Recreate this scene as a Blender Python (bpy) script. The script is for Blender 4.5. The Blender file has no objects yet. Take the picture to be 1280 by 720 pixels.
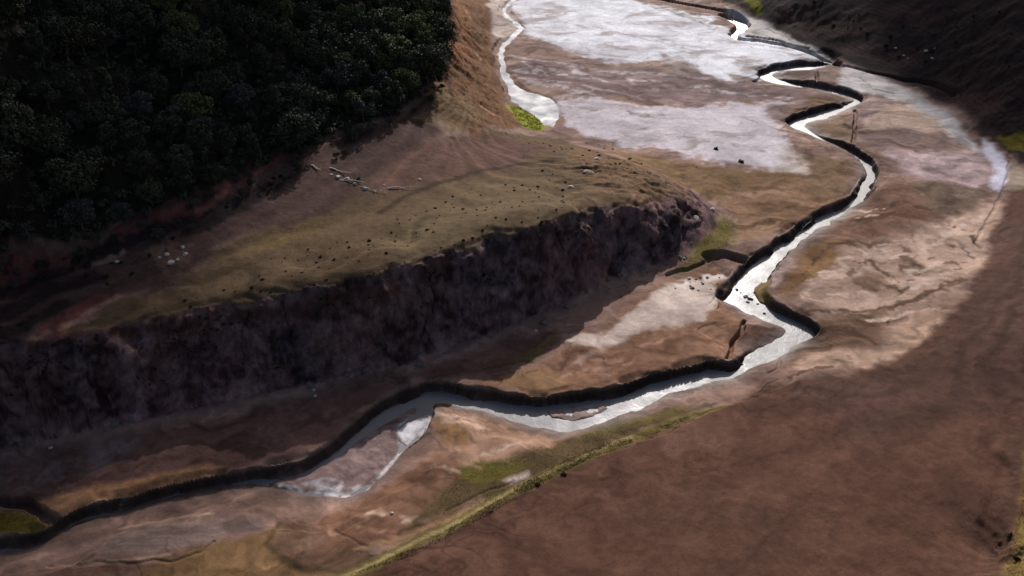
import bpy, bmesh, math, random
import numpy as np
from mathutils import Vector, Matrix
R = math.radians
scene = bpy.context.scene
COL = scene.collection
# ------------------------------------------------------------------ camera
CAM_H, PITCH, VF = 150.0, 32.0, 36.0
F = 360.0 / math.tan(R(VF / 2))            # focal length in photo pixels (1280 wide)
cam_d = bpy.data.cameras.new("camera"); cam = bpy.data.objects.new("camera", cam_d); COL.objects.link(cam)
cam.location = (0, 0, CAM_H); cam.rotation_euler = (R(90 - PITCH), 0, 0)
cam_d.sensor_width = 36; cam_d.lens = 36 * F / 1280; cam_d.clip_end = 20000; cam_d.clip_start = 1
scene.camera = cam
# ------------------------------------------------------------------ sky, sun, exposure
SUN_EL, SUN_AZ = 29.0, 10.0
w = bpy.data.worlds.new("World"); scene.world = w; w.use_nodes = True
nt = w.node_tree; bg = nt.nodes['Background']; bg.inputs['Strength'].default_value = 0.08
sky = nt.nodes.new('ShaderNodeTexSky'); sky.sky_type = 'NISHITA'; sky.sun_disc = False
sky.sun_elevation = R(SUN_EL); sky.sun_rotation = R(SUN_AZ); sky.dust_density = 3.0
nt.links.new(sky.outputs[0], bg.inputs[0])
sd = bpy.data.lights.new("sun", 'SUN'); sd.energy = 4.0; sd.angle = R(0.6); sd.color = (1.0, 0.96, 0.93)
so = bpy.data.objects.new("sun", sd); COL.objects.link(so); so.rotation_euler = (-R(90 - SUN_EL), 0, -R(SUN_AZ)); so.location = (0, 0, 400)
scene.view_settings.view_transform = 'Standard'; scene.view_settings.look = 'None'
scene.view_settings.exposure = 0.5; scene.view_settings.gamma = 1.0

# ------------------------------------------------------------------ noise
def _h(ix, iy, seed):
    h = (ix.astype(np.int64) * 374761393 + iy.astype(np.int64) * 668265263 + seed * 974711) & 0xffffffff
    h = ((h ^ (h >> 13)) * 1274126177) & 0xffffffff
    h = h ^ (h >> 16)
    return (h & 0xffff).astype(np.float32) / 65535.0
def vnoise(x, y, seed=0):
    x0 = np.floor(x); y0 = np.floor(y); fx = (x - x0).astype(np.float32); fy = (y - y0).astype(np.float32)
    fx = fx * fx * fx * (fx * (fx * 6 - 15) + 10); fy = fy * fy * fy * (fy * (fy * 6 - 15) + 10)
    a = _h(x0, y0, seed); b = _h(x0 + 1, y0, seed); c = _h(x0, y0 + 1, seed); d = _h(x0 + 1, y0 + 1, seed)
    return (a + (b - a) * fx + (c - a) * fy + (a - b - c + d) * fx * fy) * 2 - 1
def fbm(x, y, sc, oct=4, seed=0, gain=.5):
    r = 0; amp = 1.0; tot = 0
    x = x / sc; y = y / sc
    for k in range(oct):
        r = r + amp * vnoise(x, y, seed + k * 17); tot += amp
        amp *= gain; x, y = (x * .8 - y * .6) * 2.03 + 5.1, (x * .6 + y * .8) * 2.03 + 9.7
    return r / tot * 1.4
def sstep(a, b, x):
    t = np.clip((x - a) / (b - a), 0, 1); return t * t * (3 - 2 * t)

# ------------------------------------------------------------------ surveying: sight lines from the camera station
cp, sp = math.cos(R(PITCH)), math.sin(R(PITCH))
def rays(P):
    P = np.asarray(P, float); c = (P[:, 0] - 640) / F; d = (360 - P[:, 1]) / F
    return np.stack([c, d * sp + cp, d * cp - sp], 1)
def unproj(P, z):
    D = rays(P); z = np.broadcast_to(np.asarray(z, float), (len(D),))
    t = (z - CAM_H) / np.minimum(D[:, 2], -.04)
    return D[:, :2] * t[:, None]
def topx(x, y, z):
    d = z - CAM_H; depth = y * cp - d * sp; up = y * sp + d * cp
    return 640 + F * x / depth, 360 - F * up / depth
def densify(P, step):
    P = np.asarray(P, float); out = []
    for a, b in zip(P[:-1], P[1:]):
        n = max(1, int(np.hypot(*(b - a)[:2]) / step))
        for k in range(n): out.append(a + (b - a) * k / n)
    out.append(P[-1]); return np.array(out)

CLIFF_TOP = [(-120,476,24),(-40,462,23),(40,446,22),(120,420,21.5),(200,399,21),(270,383,21),(320,381,20.5),(370,380,20),(450,365,20),(500,346,20),(560,322,19.5),(620,304,19),(680,300,18.5),(720,284,18),(755,270,17),(790,260,15),(815,251,13.5),(840,244,11),(866,250,7)]
CLIFF_BOT = [(-120,590,1.5),(0,560,1.5),(100,540,1.5),(200,520,1.5),(300,497,1.5),(400,477,1.5),(480,462,1.5),(540,446,1.5),(620,414,1.2),(700,380,1),(770,350,1),(830,328,.8),(868,310,.6),(893,288,.5),(899,270,.5),(885,252,.6),(860,233,.8)]
FLOOR = [(606,-30),(606,0),(612,40),(618,85),(640,135),(660,166),(700,170),(760,186),(830,202),(870,222),(905,245),(912,290),(870,322),(830,340),(770,362),(700,392),(620,426),(540,458),(480,474),(400,490),(300,510),(100,553),(-150,604),(-150,760),(420,760),(640,625),(760,560),(860,520),(960,480),(1060,470),(1130,440),(1190,390),(1220,340),(1240,290),(1270,240),(1270,208),(1230,166),(1180,128),(1130,103),(1060,80),(1000,53),(940,23),(900,6),(870,-25)]
def inpoly(x, y, P):
    P = np.asarray(P); ins = np.zeros(x.shape, bool); n = len(P)
    for i in range(n):
        x1, y1 = P[i][:2]; x2, y2 = P[(i + 1) % n][:2]
        if y1 == y2: continue
        ins ^= ((y1 > y) != (y2 > y)) & (x < (x2 - x1) * (y - y1) / (y2 - y1) + x1)
    return ins
ctrl = []
ctrl += [tuple(p) for p in densify(CLIFF_TOP, 26)]
ctrl += [tuple(p) for p in densify(CLIFF_BOT, 26)]
gx, gy = np.meshgrid(np.arange(-140, 1280, 62.), np.concatenate([np.arange(-28, 200, 18.), np.arange(200, 760, 40.)]))
m = inpoly(gx, gy, FLOOR); ctrl += [(a, b, 0.0) for a, b in zip(gx[m], gy[m])]
ctrl += [tuple(p) + (0.0,) for p in densify(FLOOR[:11], 40)]
ctrl += [tuple(p) + (0.0,) for p in densify(FLOOR[37:], 30)]
ctrl += [(645,172,4.5),(690,184,8),(740,198,11),(790,212,10.5),(820,225,9),(640,205,14),(700,206,13),(740,232,16),(700,250,17.5),(600,260,19),(560,215,18),(500,300,20),(400,330,20.5),(300,350,21.5),(200,375,22),(100,408,23),(400,270,22.5),(300,300,24),(200,330,25),(100,360,26),(0,400,27),(600,180,13),(540,180,20),(480,215,21.5),(600,150,11),
  (0,325,32),(100,305,31),(200,275,30),(300,225,29),(400,180,27),(480,150,25),(545,105,23),(556,50,24),(558,0,26),(600,100,6),(592,50,6),(588,0,7),(590,140,12),(570,130,18),(575,30,16),
  (0,160,55),(0,0,80),(150,200,43),(150,80,58),(150,0,70),(300,100,45),(300,0,60),(430,80,38),(430,0,48),(520,40,31),(500,0,36),(-200,380,34),(-200,160,66),(-200,0,98),(-250,470,27),(500,-40,40),(200,-60,85),(-100,-60,100),
  (760,600,1.8),(900,520,1.6),(900,620,3),(1000,520,2.4),(1000,700,4),(700,700,2.6),(560,700,1.4),(1130,500,3.5),(1200,420,3.5),(1250,330,3.2),(1280,300,4),(1200,600,5.5),(1120,640,5),(1230,520,5.2),(1250,600,5.2),(1242,690,3.8),(1275,680,8),(1285,600,7.5),(1340,650,10),(1340,450,9),(1400,300,14),(1280,720,9),(700,800,3),(1000,800,5),(1300,780,11),(500,780,1),(0,800,0),(250,800,0)]
HB = np.array([(880,-12),(940,22),(1000,52),(1060,79),(1130,101),(1180,126),(1232,163),(1275,205),(1400,250),(1600,300)], float)
def climb(px_, py_, s=.37):
    yb = float(unproj([(px_, np.interp(px_, HB[:, 0], HB[:, 1]))], 0)[0, 1]); T = math.tan(R(PITCH) - math.atan((360 - py_) / F)); return s * (CAM_H - yb * T) / (s + T)
for q in [(1000,20),(1000,-15),(1040,45),(1040,10),(1040,-20),(1090,60),(1090,20),(1130,70),(1130,30),(1130,-10),(1180,90),(1180,40),(1200,0),(1240,130),(1240,80),(1240,30),(1280,150),(1280,100),(1280,50),(1280,0),(1240,-30),(1350,180),(1350,100),(1350,20),(1450,200),(1450,100),(1450,0),(1550,150),(960,8),(960,-15),(1150,-40)]:
    ctrl.append(q + (climb(*q),))
ctrl = np.array(ctrl)
hm = (ctrl[:, 0] < 900) & (ctrl[:, 2] > 5)
ctrl[hm, 2] += (-.06 + .17 * np.clip((ctrl[hm, 0] - 250) / 300, 0, 1)) * ctrl[hm, 2] * np.clip((36 - ctrl[hm, 2]) / 13, 0, 1)   # the bluff stands this much higher than first sketched
CXY = unproj(ctrl, ctrl[:, 2]); CZ = ctrl[:, 2]
ext = np.array([(-700,300,130),(-500,700,140),(-100,900,60),(200,900,30),(600,700,110),(700,400,80),(500,150,25),(-400,60,40),(0,20,2),(300,30,12),(-900,1500,160),(0,2200,90),(900,1500,160),(-1500,0,120),(1500,0,120),(0,-500,10)])
CXY = np.vstack([CXY, ext[:, :2]]); CZ = np.concatenate([CZ, ext[:, 2]])
# drop near duplicates
keep = []
for i in range(len(CXY)):
    if all(np.hypot(*(CXY[i] - CXY[j])) > 1.5 for j in keep): keep.append(i)
CXY = CXY[keep]; CZ = CZ[keep]
def kern(r2): return np.sqrt(r2 + 4.0)
nC = len(CXY); A = np.zeros((nC + 3, nC + 3))
dd = ((CXY[:, None] - CXY[None]) ** 2).sum(-1)
A[:nC, :nC] = kern(dd) - 0.08 * np.eye(nC)
A[:nC, nC] = 1; A[:nC, nC + 1:] = CXY / 300; A[nC:, :nC] = A[:nC, nC:].T
sol = np.linalg.solve(A, np.concatenate([CZ, np.zeros(3)]))
WGT = sol[:nC].astype(np.float32); LIN = sol[nC:]
Cx = CXY[:, 0].astype(np.float32); Cy = CXY[:, 1].astype(np.float32)
def macro(x, y):
    sh = np.shape(x); x = np.ravel(x).astype(np.float32); y = np.ravel(y).astype(np.float32)
    out = np.empty(len(x), np.float32)
    for i in range(0, len(x), 40000):
        a = x[i:i+40000, None] - Cx; b = y[i:i+40000, None] - Cy
        out[i:i+40000] = np.sqrt(a * a + b * b + 4.0) @ WGT
    return (out + LIN[0] + LIN[1] * x / 300 + LIN[2] * y / 300).reshape(sh)
_hc = {}
def hit(P):
    """where a sight line first meets the ground"""
    P = np.asarray([p[:2] for p in P], float); D = rays(P); D[:, 2] = np.minimum(D[:, 2], -.1)
    L = np.linspace(100, 900, 220); X = D[:, 0, None] * L; Y = D[:, 1, None] * L; Z = CAM_H + D[:, 2, None] * L
    H = np.maximum(macro(X, Y), 0); g = Z - H
    idx = np.argmax(g <= 0, 1); idx[g[np.arange(len(P)), idx] > 0] = 219; idx = np.clip(idx, 1, 219); r = np.arange(len(P))
    g0 = g[r, idx - 1]; g1 = g[r, idx]; f = np.clip(g0 / (g0 - g1 + 1e-9), 0, 1)
    t = L[idx - 1] + f * (L[1] - L[0]); return D[:, :2] * t[:, None]

# ------------------------------------------------------------------ ground grid: fan of cells, finer close by
dep = np.concatenate([np.arange(62, 24, -0.06), np.arange(24, 12.3, -0.034)]); ys = CAM_H / np.tan(np.radians(dep))
ys = np.concatenate([[-800, -200, 0, 40, 60], ys[ys > 70], ys[-1] * 1.06 ** np.arange(1, 42)])
us = np.arange(-.70, .7001, .00112); e = .70 * 1.12 ** np.arange(1, 22); us = np.concatenate([-e[::-1], us, e])
NR, NC = len(ys), len(us)
Y = np.repeat(ys[:, None], NC, 1); X = us[None] * (.848 * np.maximum(Y, 0) + 79.5 + np.maximum(-Y, 0) * .6)
X = X.astype(np.float32); Y = Y.astype(np.float32)
# ---- macro relief with crumpled (domain-warped) slopes
n1 = fbm(X, Y, 22, 4, 1); n2 = fbm(X, Y, 22, 4, 2); n3 = fbm(X, Y, 5.5, 4, 3); n4 = fbm(X, Y, 5.5, 4, 4)
Z0 = macro(X, Y)
up = sstep(.8, 5, Z0)
fx0 = (hit([(640, 300), (1300, 600)]))          # (warms the cache of the survey)
Zm = macro(X + up * (2.6 * n1 + .6 * n3), Y + up * (2.8 * n2 + .9 * n4))
Zm = np.where(Zm < .6, .6 * np.exp(np.clip((Zm - .6) / .6, -6, 0)) , Zm)
gyv, gxv = np.gradient(Zm); dyv = np.gradient(ys)[:, None]; dxv = np.gradient(X, axis=1)
slope = np.hypot(gyv / dyv, gxv / dxv)
steep = sstep(.45, 1.0, slope) * up
gull = 1 - np.abs(fbm(X * 1.0, Y * .55, 5.5, 4, 31)) * 2
steep = steep * (1 - .75 * sstep(60, 130, X) * sstep(330, 400, Y))
Z = Zm + steep * (1.5 * fbm(X, Y, 7, 5, 11) + .7 * gull - .4)
Z += up * (.28 * fbm(X, Y, 9, 5, 12, .55) + .10 * np.sin(Zm * 5.2 + 1.5 * n1)) + (1 - up) * .10 * fbm(X, Y, 14, 5, 13, .55)

# broken ground on the crest and the drawdown slopes
CR = hit([(690,186),(770,192),(830,215),(885,250),(868,262),(800,256),(735,262),(705,235)]); crest = np.exp(-np.minimum(((X - CR[:, 0].mean()) / 26) ** 2 + ((Y - CR[:, 1].mean()) / 26) ** 2, 20))
rdg = 1 - np.abs(fbm(X * .7 + Y * .5, Y * 1.4 - X * .3, 9, 5, 33)) * 3
Z += up * crest * (.9 * rdg + .7 * fbm(X, Y, 3.5, 4, 34))
# ---- distance helpers (world metres)
def segdist(x, y, P, val=None):
    d2 = np.full(x.shape, 1e12, np.float32); v = np.zeros(x.shape, np.float32) if val is not None else None
    for i in range(len(P) - 1):
        ax, ay = P[i]; bx, by = P[i + 1]; vx, vy = bx - ax, by - ay; l2 = vx * vx + vy * vy + 1e-9
        t = np.clip(((x - ax) * vx + (y - ay) * vy) / l2, 0, 1)
        q = (x - ax - t * vx) ** 2 + (y - ay - t * vy) ** 2; mk = q < d2
        d2 = np.where(mk, q, d2)
        if v is not None: v = np.where(mk, val[i] + (val[i + 1] - val[i]) * t, v)
    return (np.sqrt(d2), v) if val is not None else np.sqrt(d2)
def bbox(P, mg):
    P = np.asarray(P); x0, y0 = P.min(0) - mg; x1, y1 = P.max(0) + mg
    r0, r1 = np.searchsorted(ys, [y0, y1]); r0 = max(0, r0 - 1); r1 = min(NR, r1 + 1)
    sub = X[r0:r1]; cm = ((sub >= x0) & (sub <= x1)).any(0); cs = np.nonzero(cm)[0]
    if r1 <= r0 or len(cs) == 0: return None
    return slice(r0, r1), slice(cs[0], cs[-1] + 1)

# ---- the river channel
WL = -2.9
RL = [(1046,75,1),(1030,86,0),(1000,88,0),(975,88,0),(963,93,0),(968,97,0),(990,100,.5),(1015,100,1),(1040,105,1),(1065,111,1),(1081,119,1),(1079,128,.7),(1062,135,.2),(1040,145,0),(1015,152,0),(1004,156,0),(1010,163,0),(1030,170,.3),(1055,177,.9),(1075,184,1),(1093,197,1),(1101,212,1),(1095,225,1),(1091,240,1),(1082,250,.5),(1060,265,0),(1035,281,0),(1010,299,.3),(990,314,.3),(974,330,.6),(963,348,.9),(960,366,1),(972,379,1),(1000,390,1),(1017,397,1),(1024,408,1),(1021,416,.7),(1012,424,.2),(985,441,0),(950,456,0),(915,471,0),(880,482,0),(850,489,0),(800,512,0),(760,526,0),(720,537,0),(690,540,0),(655,533,0),(620,519,0),(590,510,0),(558,505,0),(546,506,.1),(541,515,.7),(539,530,.7),(528,545,.6),(510,560,.4),(480,588,0),(455,612,0),(430,622,0),(390,619,0),(340,608,0),(300,606,0),(240,617,0),(180,630,0),(120,645,0),(80,664,0),(40,683,0),(0,690,0),(-120,706,0)]
RR = [(1040,80,0),(1020,75,1),(995,75,1),(965,80,1),(948,86,1),(943,92,1),(951,99,0),(962,103,0),(985,107,0),(1015,110,0),(1040,116,0),(1060,121,0),(1066,125,0),(1055,127,.5),(1030,131,1),(1005,137,1),(985,145,1),(980,151,1),(987,156,.5),(998,163,0),(1020,172,0),(1050,183,0),(1072,196,0),(1080,208,0),(1076,222,.5),(1066,236,.9),(1058,247,1),(1030,258,1),(1005,272,1),(985,287,1),(962,304,1),(945,314,1),(932,326,1),(920,338,1),(905,352,1),(895,362,1),(892,369,1),(899,376,.3),(920,386,0),(940,396,0),(965,404,0),(980,409,0),(981,416,0),(975,424,0),(955,432,0),(930,442,.3),(918,447,.9),(890,451,1),(860,456,1),(830,463,1),(800,472,1),(770,481,1),(740,488,1),(700,493,1),(660,495,1),(630,491,1),(600,484,1),(570,478,1),(540,476,1),(515,480,1),(490,492,1),(465,506,1),(440,527,1),(415,549,1),(390,567,1),(360,578,1),(330,582,1),(290,591,1),(250,599,1),(210,606,1),(170,616,1),(130,623,1),(100,633,1),(75,646,1),(55,662,1),(0,667,1),(-120,676,1)]
def rivxy(E):
    E = np.array(E, float); xy = unproj(E, WL * (1 - E[:, 2]))
    # round the traced corners (Chaikin)
    v = np.column_stack([xy, E[:, 2]])
    for _ in range(2):
        q = [v[0]]
        for a, b in zip(v[:-1], v[1:]): q += [a * .75 + b * .25, a * .25 + b * .75]
        q.append(v[-1]); v = np.array(q)
    return v
eL, eR = rivxy(RL), rivxy(RR)
CH = np.vstack([eL[:, :2], eR[::-1, :2]])
bb = bbox(CH, 16); rs, cs = bb
x = X[bb]; y = Y[bb]; wxn = .8 * fbm(x, y, 7, 3, 40) + .16 * fbm(x, y, 2.6, 2, 41); wyn = .8 * fbm(x, y, 7, 3, 42) + .16 * fbm(x, y, 2.6, 2, 43)
xw, yw = x + wxn, y + wyn
ins = inpoly(xw, yw, CH)
near = np.zeros_like(ins)
dL, tL = np.full(x.shape, 99., np.float32), np.zeros(x.shape, np.float32); dR, tR = dL.copy(), tL.copy()
for (E, which) in ((eL, 0), (eR, 1)):
    step = 24
    for i in range(0, len(E) - 1, step):
        seg = E[i:i + step + 1]; b2 = bbox(seg[:, :2], 14)
        if b2 is None: continue
        r_ = slice(max(b2[0].start, rs.start) - rs.start, min(b2[0].stop, rs.stop) - rs.start)
        c_ = slice(max(b2[1].start, cs.start) - cs.start, min(b2[1].stop, cs.stop) - cs.start)
        if r_.stop <= r_.start or c_.stop <= c_.start: continue
        d, t = segdist(xw[r_, c_], yw[r_, c_], seg[:, :2], seg[:, 2])
        D_, T_ = (dL, tL) if which == 0 else (dR, tR)
        mk = d < D_[r_, c_]; D_[r_, c_] = np.where(mk, d, D_[r_, c_]); T_[r_, c_] = np.where(mk, t, T_[r_, c_])
bs_ = 2.6 + 2.2 * fbm(x, y, 9, 3, 45); bs_ = np.clip(bs_, 1.1, 5)
def prof_in(d, t): return t * np.maximum(-bs_ * 1.25 * d * d / (d + .7), -4.5) + (1 - t) * (WL - .20 * d + .12 * fbm(x, y, 4, 4, 46))
slump = WL - .55 + 1.5 * fbm(x, y, 3.2, 4, 44, .55) - .25 * np.minimum(dL + 30 * (tL < .6), dR + 30 * (tR < .6)) * 1.6
zin = np.maximum(np.maximum(-4.5, slump), np.maximum(prof_in(dL, tL), prof_in(dR, tR)))
dm = np.minimum(dL, dR); tm = np.where(dL < dR, tL, tR)
beach = WL + .02 + np.clip(dm, 0, None) * (.24 + .1 * fbm(x, y, 12, 2, 47)) + .20 * fbm(x, y, 4.5, 4, 48) * np.clip(dm * .6, 0, 1)
zout = np.where(dm < 14, np.minimum(Z[bb], tm * (Z[bb] - 1.2 * np.clip(1 - dm / 2.6, 0, 1) * sstep(-.1, .7, fbm(x, y, 8, 3, 49))) + (1 - tm) * beach), Z[bb]); kh = sstep(.6, 2.2, Zm[bb]); zout = zout * (1 - kh) + Z[bb] * kh
Zb = np.where(ins, np.maximum(zin, np.minimum(Z[bb], zin)), zout)
Z[bb] = Zb
CHM = np.zeros(X.shape, bool); CHM[bb] = ins
BANK = np.zeros(X.shape, np.float32); BANK[bb] = np.where(ins, 1, np.clip(1 - dm / 5, 0, 1) * (1 - tm))
# mud bars left by the river, plus one that carries painted water glint
def bar(P, z, soft, amp=.25, sc=4):
    Q = unproj(P, WL); b = bbox(Q, soft + 3); xx = X[b] + .8 * fbm(X[b], Y[b], 4, 3, 50); yy = Y[b] + .8 * fbm(X[b], Y[b], 4, 3, 51)
    i_ = inpoly(xx, yy, Q); d = segdist(xx, yy, np.vstack([Q, Q[:1]])); s = np.where(i_, d, -d)
    k = sstep(-soft, soft, s); h = z + amp * fbm(X[b], Y[b], sc, 4, 52)
    Z[b] = np.where(CHM[b], np.maximum(Z[b], Z[b] * (1 - k) + h * k), Z[b])
bar([(498,552),(496,538),(510,527),(530,518),(541,516),(538,530),(527,546),(507,560)], WL + .10, .7, .12, 3)
bar([(520,507),(490,522),(455,545),(420,570),(385,591),(330,604),(370,613),(400,617),(440,616),(475,594),(498,567),(502,552),(500,535),(520,520)], WL + .25, 1.2, .30, 5)
bar([(680,513),(720,508),(750,506),(765,510),(745,520),(715,528),(690,524)], WL + .12, 1.0, .22, 3)
bar([(939,366),(952,352),(962,352),(958,372),(966,384),(950,378)], WL + .35, .8, .15, 4)
bar([(952,93),(960,90)], WL - .5, .5)
# ---- narrow gullies and side channels: (pixels, width m, depth m)
GUL = [([(642,-14),(641,0),(631,10),(631,18),(643,27),(652,34),(642,46),(630,56),(626,66)],3.4,.9),
       ([(1020,84),(1022,100)],1.6,1.6),([(1069,133),(1070,150),(1067,178)],1.6,1.8),
       ([(932,396),(927,408),(918,420),(914,440),(908,449)],1.3,1.6),([(976,442),(972,455),(960,462)],.9,.35),
       ([(888,321),(905,318),(930,326)],5.5,2.4),([(835,343),(862,337),(892,323)],2.0,.9),
       ([(-60,628),(0,627),(35,631),(60,645),(76,652)],2.6,2.4),
       ([(1044,79),(1070,86),(1110,96),(1150,107),(1190,126)],2.6,1.6),
       ([(790,-6),(830,0),(860,6),(890,11),(912,16),(928,23),(934,30),(926,37),(916,43),(926,49),(950,51),(980,56),(1008,64),(1034,73),(1046,78)],4.5,4.3),
       ([(905,19),(918,24),(930,31),(921,39)],7.5,4.3),
       ([(935,45),(970,50),(1010,61)],2.5,1.4),
       ([(418,662),(445,680),(456,684)],.7,.14),([(1075,98),(1090,112),(1120,117)],1.4,.5),
       ([(1250,165),(1262,190),(1262,215),(1252,245),(1232,275),(1222,300)],1.4,.4),([(1262,190),(1280,212)],1.2,.4),
       ([(940,505),(948,490),(975,475)],.7,.25),([(1275,530),(1268,600),(1246,660),(1236,730)],8,.35),
       ([(60,705),(160,706),(215,700),(255,690),(270,675)],.8,.25),([(560,640),(600,620),(640,605)],.8,.2)]
for P, wd, dp in GUL:
    Q = unproj(P, 0.0 if P[0][0] < 1240 else 2.0); b = bbox(Q, wd + 4)
    if b is None: continue
    xx = X[b] + .7 * fbm(X[b], Y[b], 6, 3, 60); yy = Y[b] + .7 * fbm(X[b], Y[b], 6, 3, 61)
    d = segdist(xx, yy, Q); k = 1 - sstep(wd * .32, wd * .62, d)
    Z[b] = np.where(CHM[b], Z[b], np.maximum(np.minimum(Z[b], -4.3 if dp > 3 else -2.6), Z[b] - dp * k) if dp <= 3 else Z[b] - dp * k)
# ---- shallow pools on the flat
POOL = [(622,66),(627,56),(638,46),(648,35),(640,27),(628,18),(629,10),(639,0),(644,0),(634,10),(633,17),(645,27),(654,36),(643,48),(632,58),(629,66),(634,90),(642,104),(656,114),(676,119),(690,124),(697,134),(699,147),(691,158),(680,156),(668,143),(650,134),(640,126),(636,112),(626,94)]
QP = unproj(POOL, -.25); b = bbox(QP, 8); xx = X[b] + .8 * fbm(X[b], Y[b], 5, 3, 70); yy = Y[b] + 1.2 * fbm(X[b], Y[b], 5, 3, 71)
i_ = inpoly(xx, yy, QP); d = segdist(xx, yy, np.vstack([QP, QP[:1]])); s = np.where(i_, d, -d)
Z[b] = np.where(s > -3, np.minimum(Z[b], -.25 - np.clip(s, -3, 1.5) * .25 + (.16 * fbm(X[b], Y[b], 5, 4, 72) + .05) * sstep(-1, 2, s)), Z[b])
PM = np.zeros(X.shape, bool); PM[b] = s > -2.0

def height(px_, py_):
    px_ = np.asarray(px_, float); py_ = np.asarray(py_, float)
    r = np.interp(py_, ys, np.arange(NR)); u = px_ / (.848 * np.maximum(py_, 0) + 79.5); c = np.interp(u, us, np.arange(NC))
    r0 = np.clip(r.astype(int), 0, NR - 2); c0 = np.clip(c.astype(int), 0, NC - 2); fr = r - r0; fc = c - c0
    return Z[r0, c0] * (1 - fr) * (1 - fc) + Z[r0 + 1, c0] * fr * (1 - fc) + Z[r0, c0 + 1] * (1 - fr) * fc + Z[r0 + 1, c0 + 1] * fr * fc

# ------------------------------------------------------------------ what the ground is made of
def lin(c): 
    c = np.asarray(c, float) / 255; return np.where(c < .04045, c / 12.92, ((c + .055) / 1.055) ** 2.4)
GAIN = .80
C = np.zeros(X.shape + (3,), np.float32); C[:] = lin((122, 98, 88)) * GAIN
WET = np.full(X.shape, .18, np.float32); RUG = np.full(X.shape, .3, np.float32)
NW = (fbm(X, Y, 16, 4, 80), fbm(X, Y, 16, 4, 81), fbm(X, Y, 3, 3, 82), fbm(X, Y, 3, 3, 83))
def paint(P, col, soft=2.0, warp=3.0, op=1.0, wet=None, rug=None, width=None, z=None, brk=0.0):
    Q = hit(P) if z is None else unproj(P, z)
    b = bbox(Q, soft + warp * 1.5 + (width or 0) + 2)
    if b is None: return
    xx = X[b] + warp * (NW[0][b] + .35 * NW[2][b]); yy = Y[b] + warp * (NW[1][b] + .35 * NW[3][b])
    if width is None:
        d = segdist(xx, yy, np.vstack([Q, Q[:1]])); s = np.where(inpoly(xx, yy, Q), d, -d)
    else: s = width - segdist(xx, yy, Q)
    k = sstep(-soft, soft, s) * op
    if brk: k = k * sstep(-brk, brk * .4, NW[2][b] + .6 * NW[0][b] + .15)
    c = lin(col) * GAIN
    C[b] += (c - C[b]) * k[..., None]
    if wet is not None: WET[b] += (wet - WET[b]) * k
    if rug is not None: RUG[b] += (rug - RUG[b]) * k
P = paint
# pale silt of the upper flat
P([(640,-20),(650,20),(656,42),(690,56),(740,72),(790,80),(830,75),(870,92),(900,98),(940,95),(950,88),(1000,75),(1040,70),(1000,58),(940,45),(900,30),(860,15),(800,2),(760,-20)], (205,204,211), 4, 8, wet=.45)
P([(655,0),(662,30),(680,45),(665,48),(652,35),(646,15)], (172,168,180), 3, 3, .7, wet=.9)
P([(606,-20),(612,40),(622,48),(645,40),(650,20),(632,5),(640,-20)], (165,148,140), 2, 2, wet=.3)
P([(690,56),(760,62),(820,55),(790,80),(740,74)], (172,166,172), 5, 4, .7)
P([(700,124),(740,122),(780,130),(840,132),(900,128),(960,125),(985,130),(975,150),(985,172),(1000,190),(1006,214),(960,213),(900,203),(840,191),(780,178),(730,168),(705,152)], (184,174,178), 3, 7, wet=.3)
P([(640,80),(665,72),(700,76),(740,84),(790,87),(850,90),(900,98),(950,106),(1000,112),(1046,122),(1000,130),(940,122),(860,131),(800,123),(740,116),(690,112),(655,100)], (112,92,90), 2.5, 5, wet=.2)
for q in ([(670,84),(700,90)],[(735,95),(760,104)],[(722,107),(768,115)],[(690,78),(735,86)],[(790,100),(830,102)],[(680,101),(715,106)],[(655,78),(675,90)]): P(q, (176,160,160), 1.2, 2.5, .85, width=1.2, brk=.5)
for q in ([(645,70),(690,80),(730,92)],[(655,100),(700,110),(740,118)],[(690,90),(730,98)],[(650,88),(680,94)],[(780,92),(840,94),(880,98)],[(860,110),(930,116),(980,122)],[(740,86),(790,92)],[(700,120),(740,112)]): P(q, (170,158,158), 1.5, 4, .85, width=2.2, brk=.8)
for q in ([(800,108),(860,112),(930,112)],[(760,118),(840,124)],[(880,120),(960,116)],[(700,96),(760,97),(820,92)]): P(q, (92,74,74), 1.2, 2.5, .7, width=.9)
P([(818,64),(840,72),(855,70),(866,82),(880,95),(850,96),(835,82)], (125,108,102), 2, 4, .8)
P([(715,66),(730,68)], (110,100,102), 1.5, 2, .8, width=2)
for q in ([(660,52),(720,64),(790,72)],[(700,30),(780,40),(850,58)],[(820,45),(880,66),(940,82)],[(880,40),(940,60),(1000,70)],[(690,130),(760,140),(830,142)],[(800,160),(880,175),(960,190)],[(860,140),(930,150),(980,165)]): P(q, (134,118,116), 1.2, 5, .7, width=1.0, brk=1.2)
for q in ([(800,4),(860,22),(900,38)],[(830,10),(880,26),(900,30)],[(920,52),(980,60)]): P(q, (105,95,92), 1.5, 4, .8, width=1.5, brk=.6)
P([(905,90),(950,98),(945,103),(915,98)], (118,100,98), 2, 3)
P([(975,90),(1010,86),(1048,90),(1040,102),(1000,100),(975,98)], (112,92,84), 2, 2, wet=.2)
P([(990,135),(960,130),(955,145),(975,155)], (120,100,98), 3, 3)
P([(1000,118),(1045,122),(1050,132),(1010,135)], (108,84,66), 2, 3, wet=.1)
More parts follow.
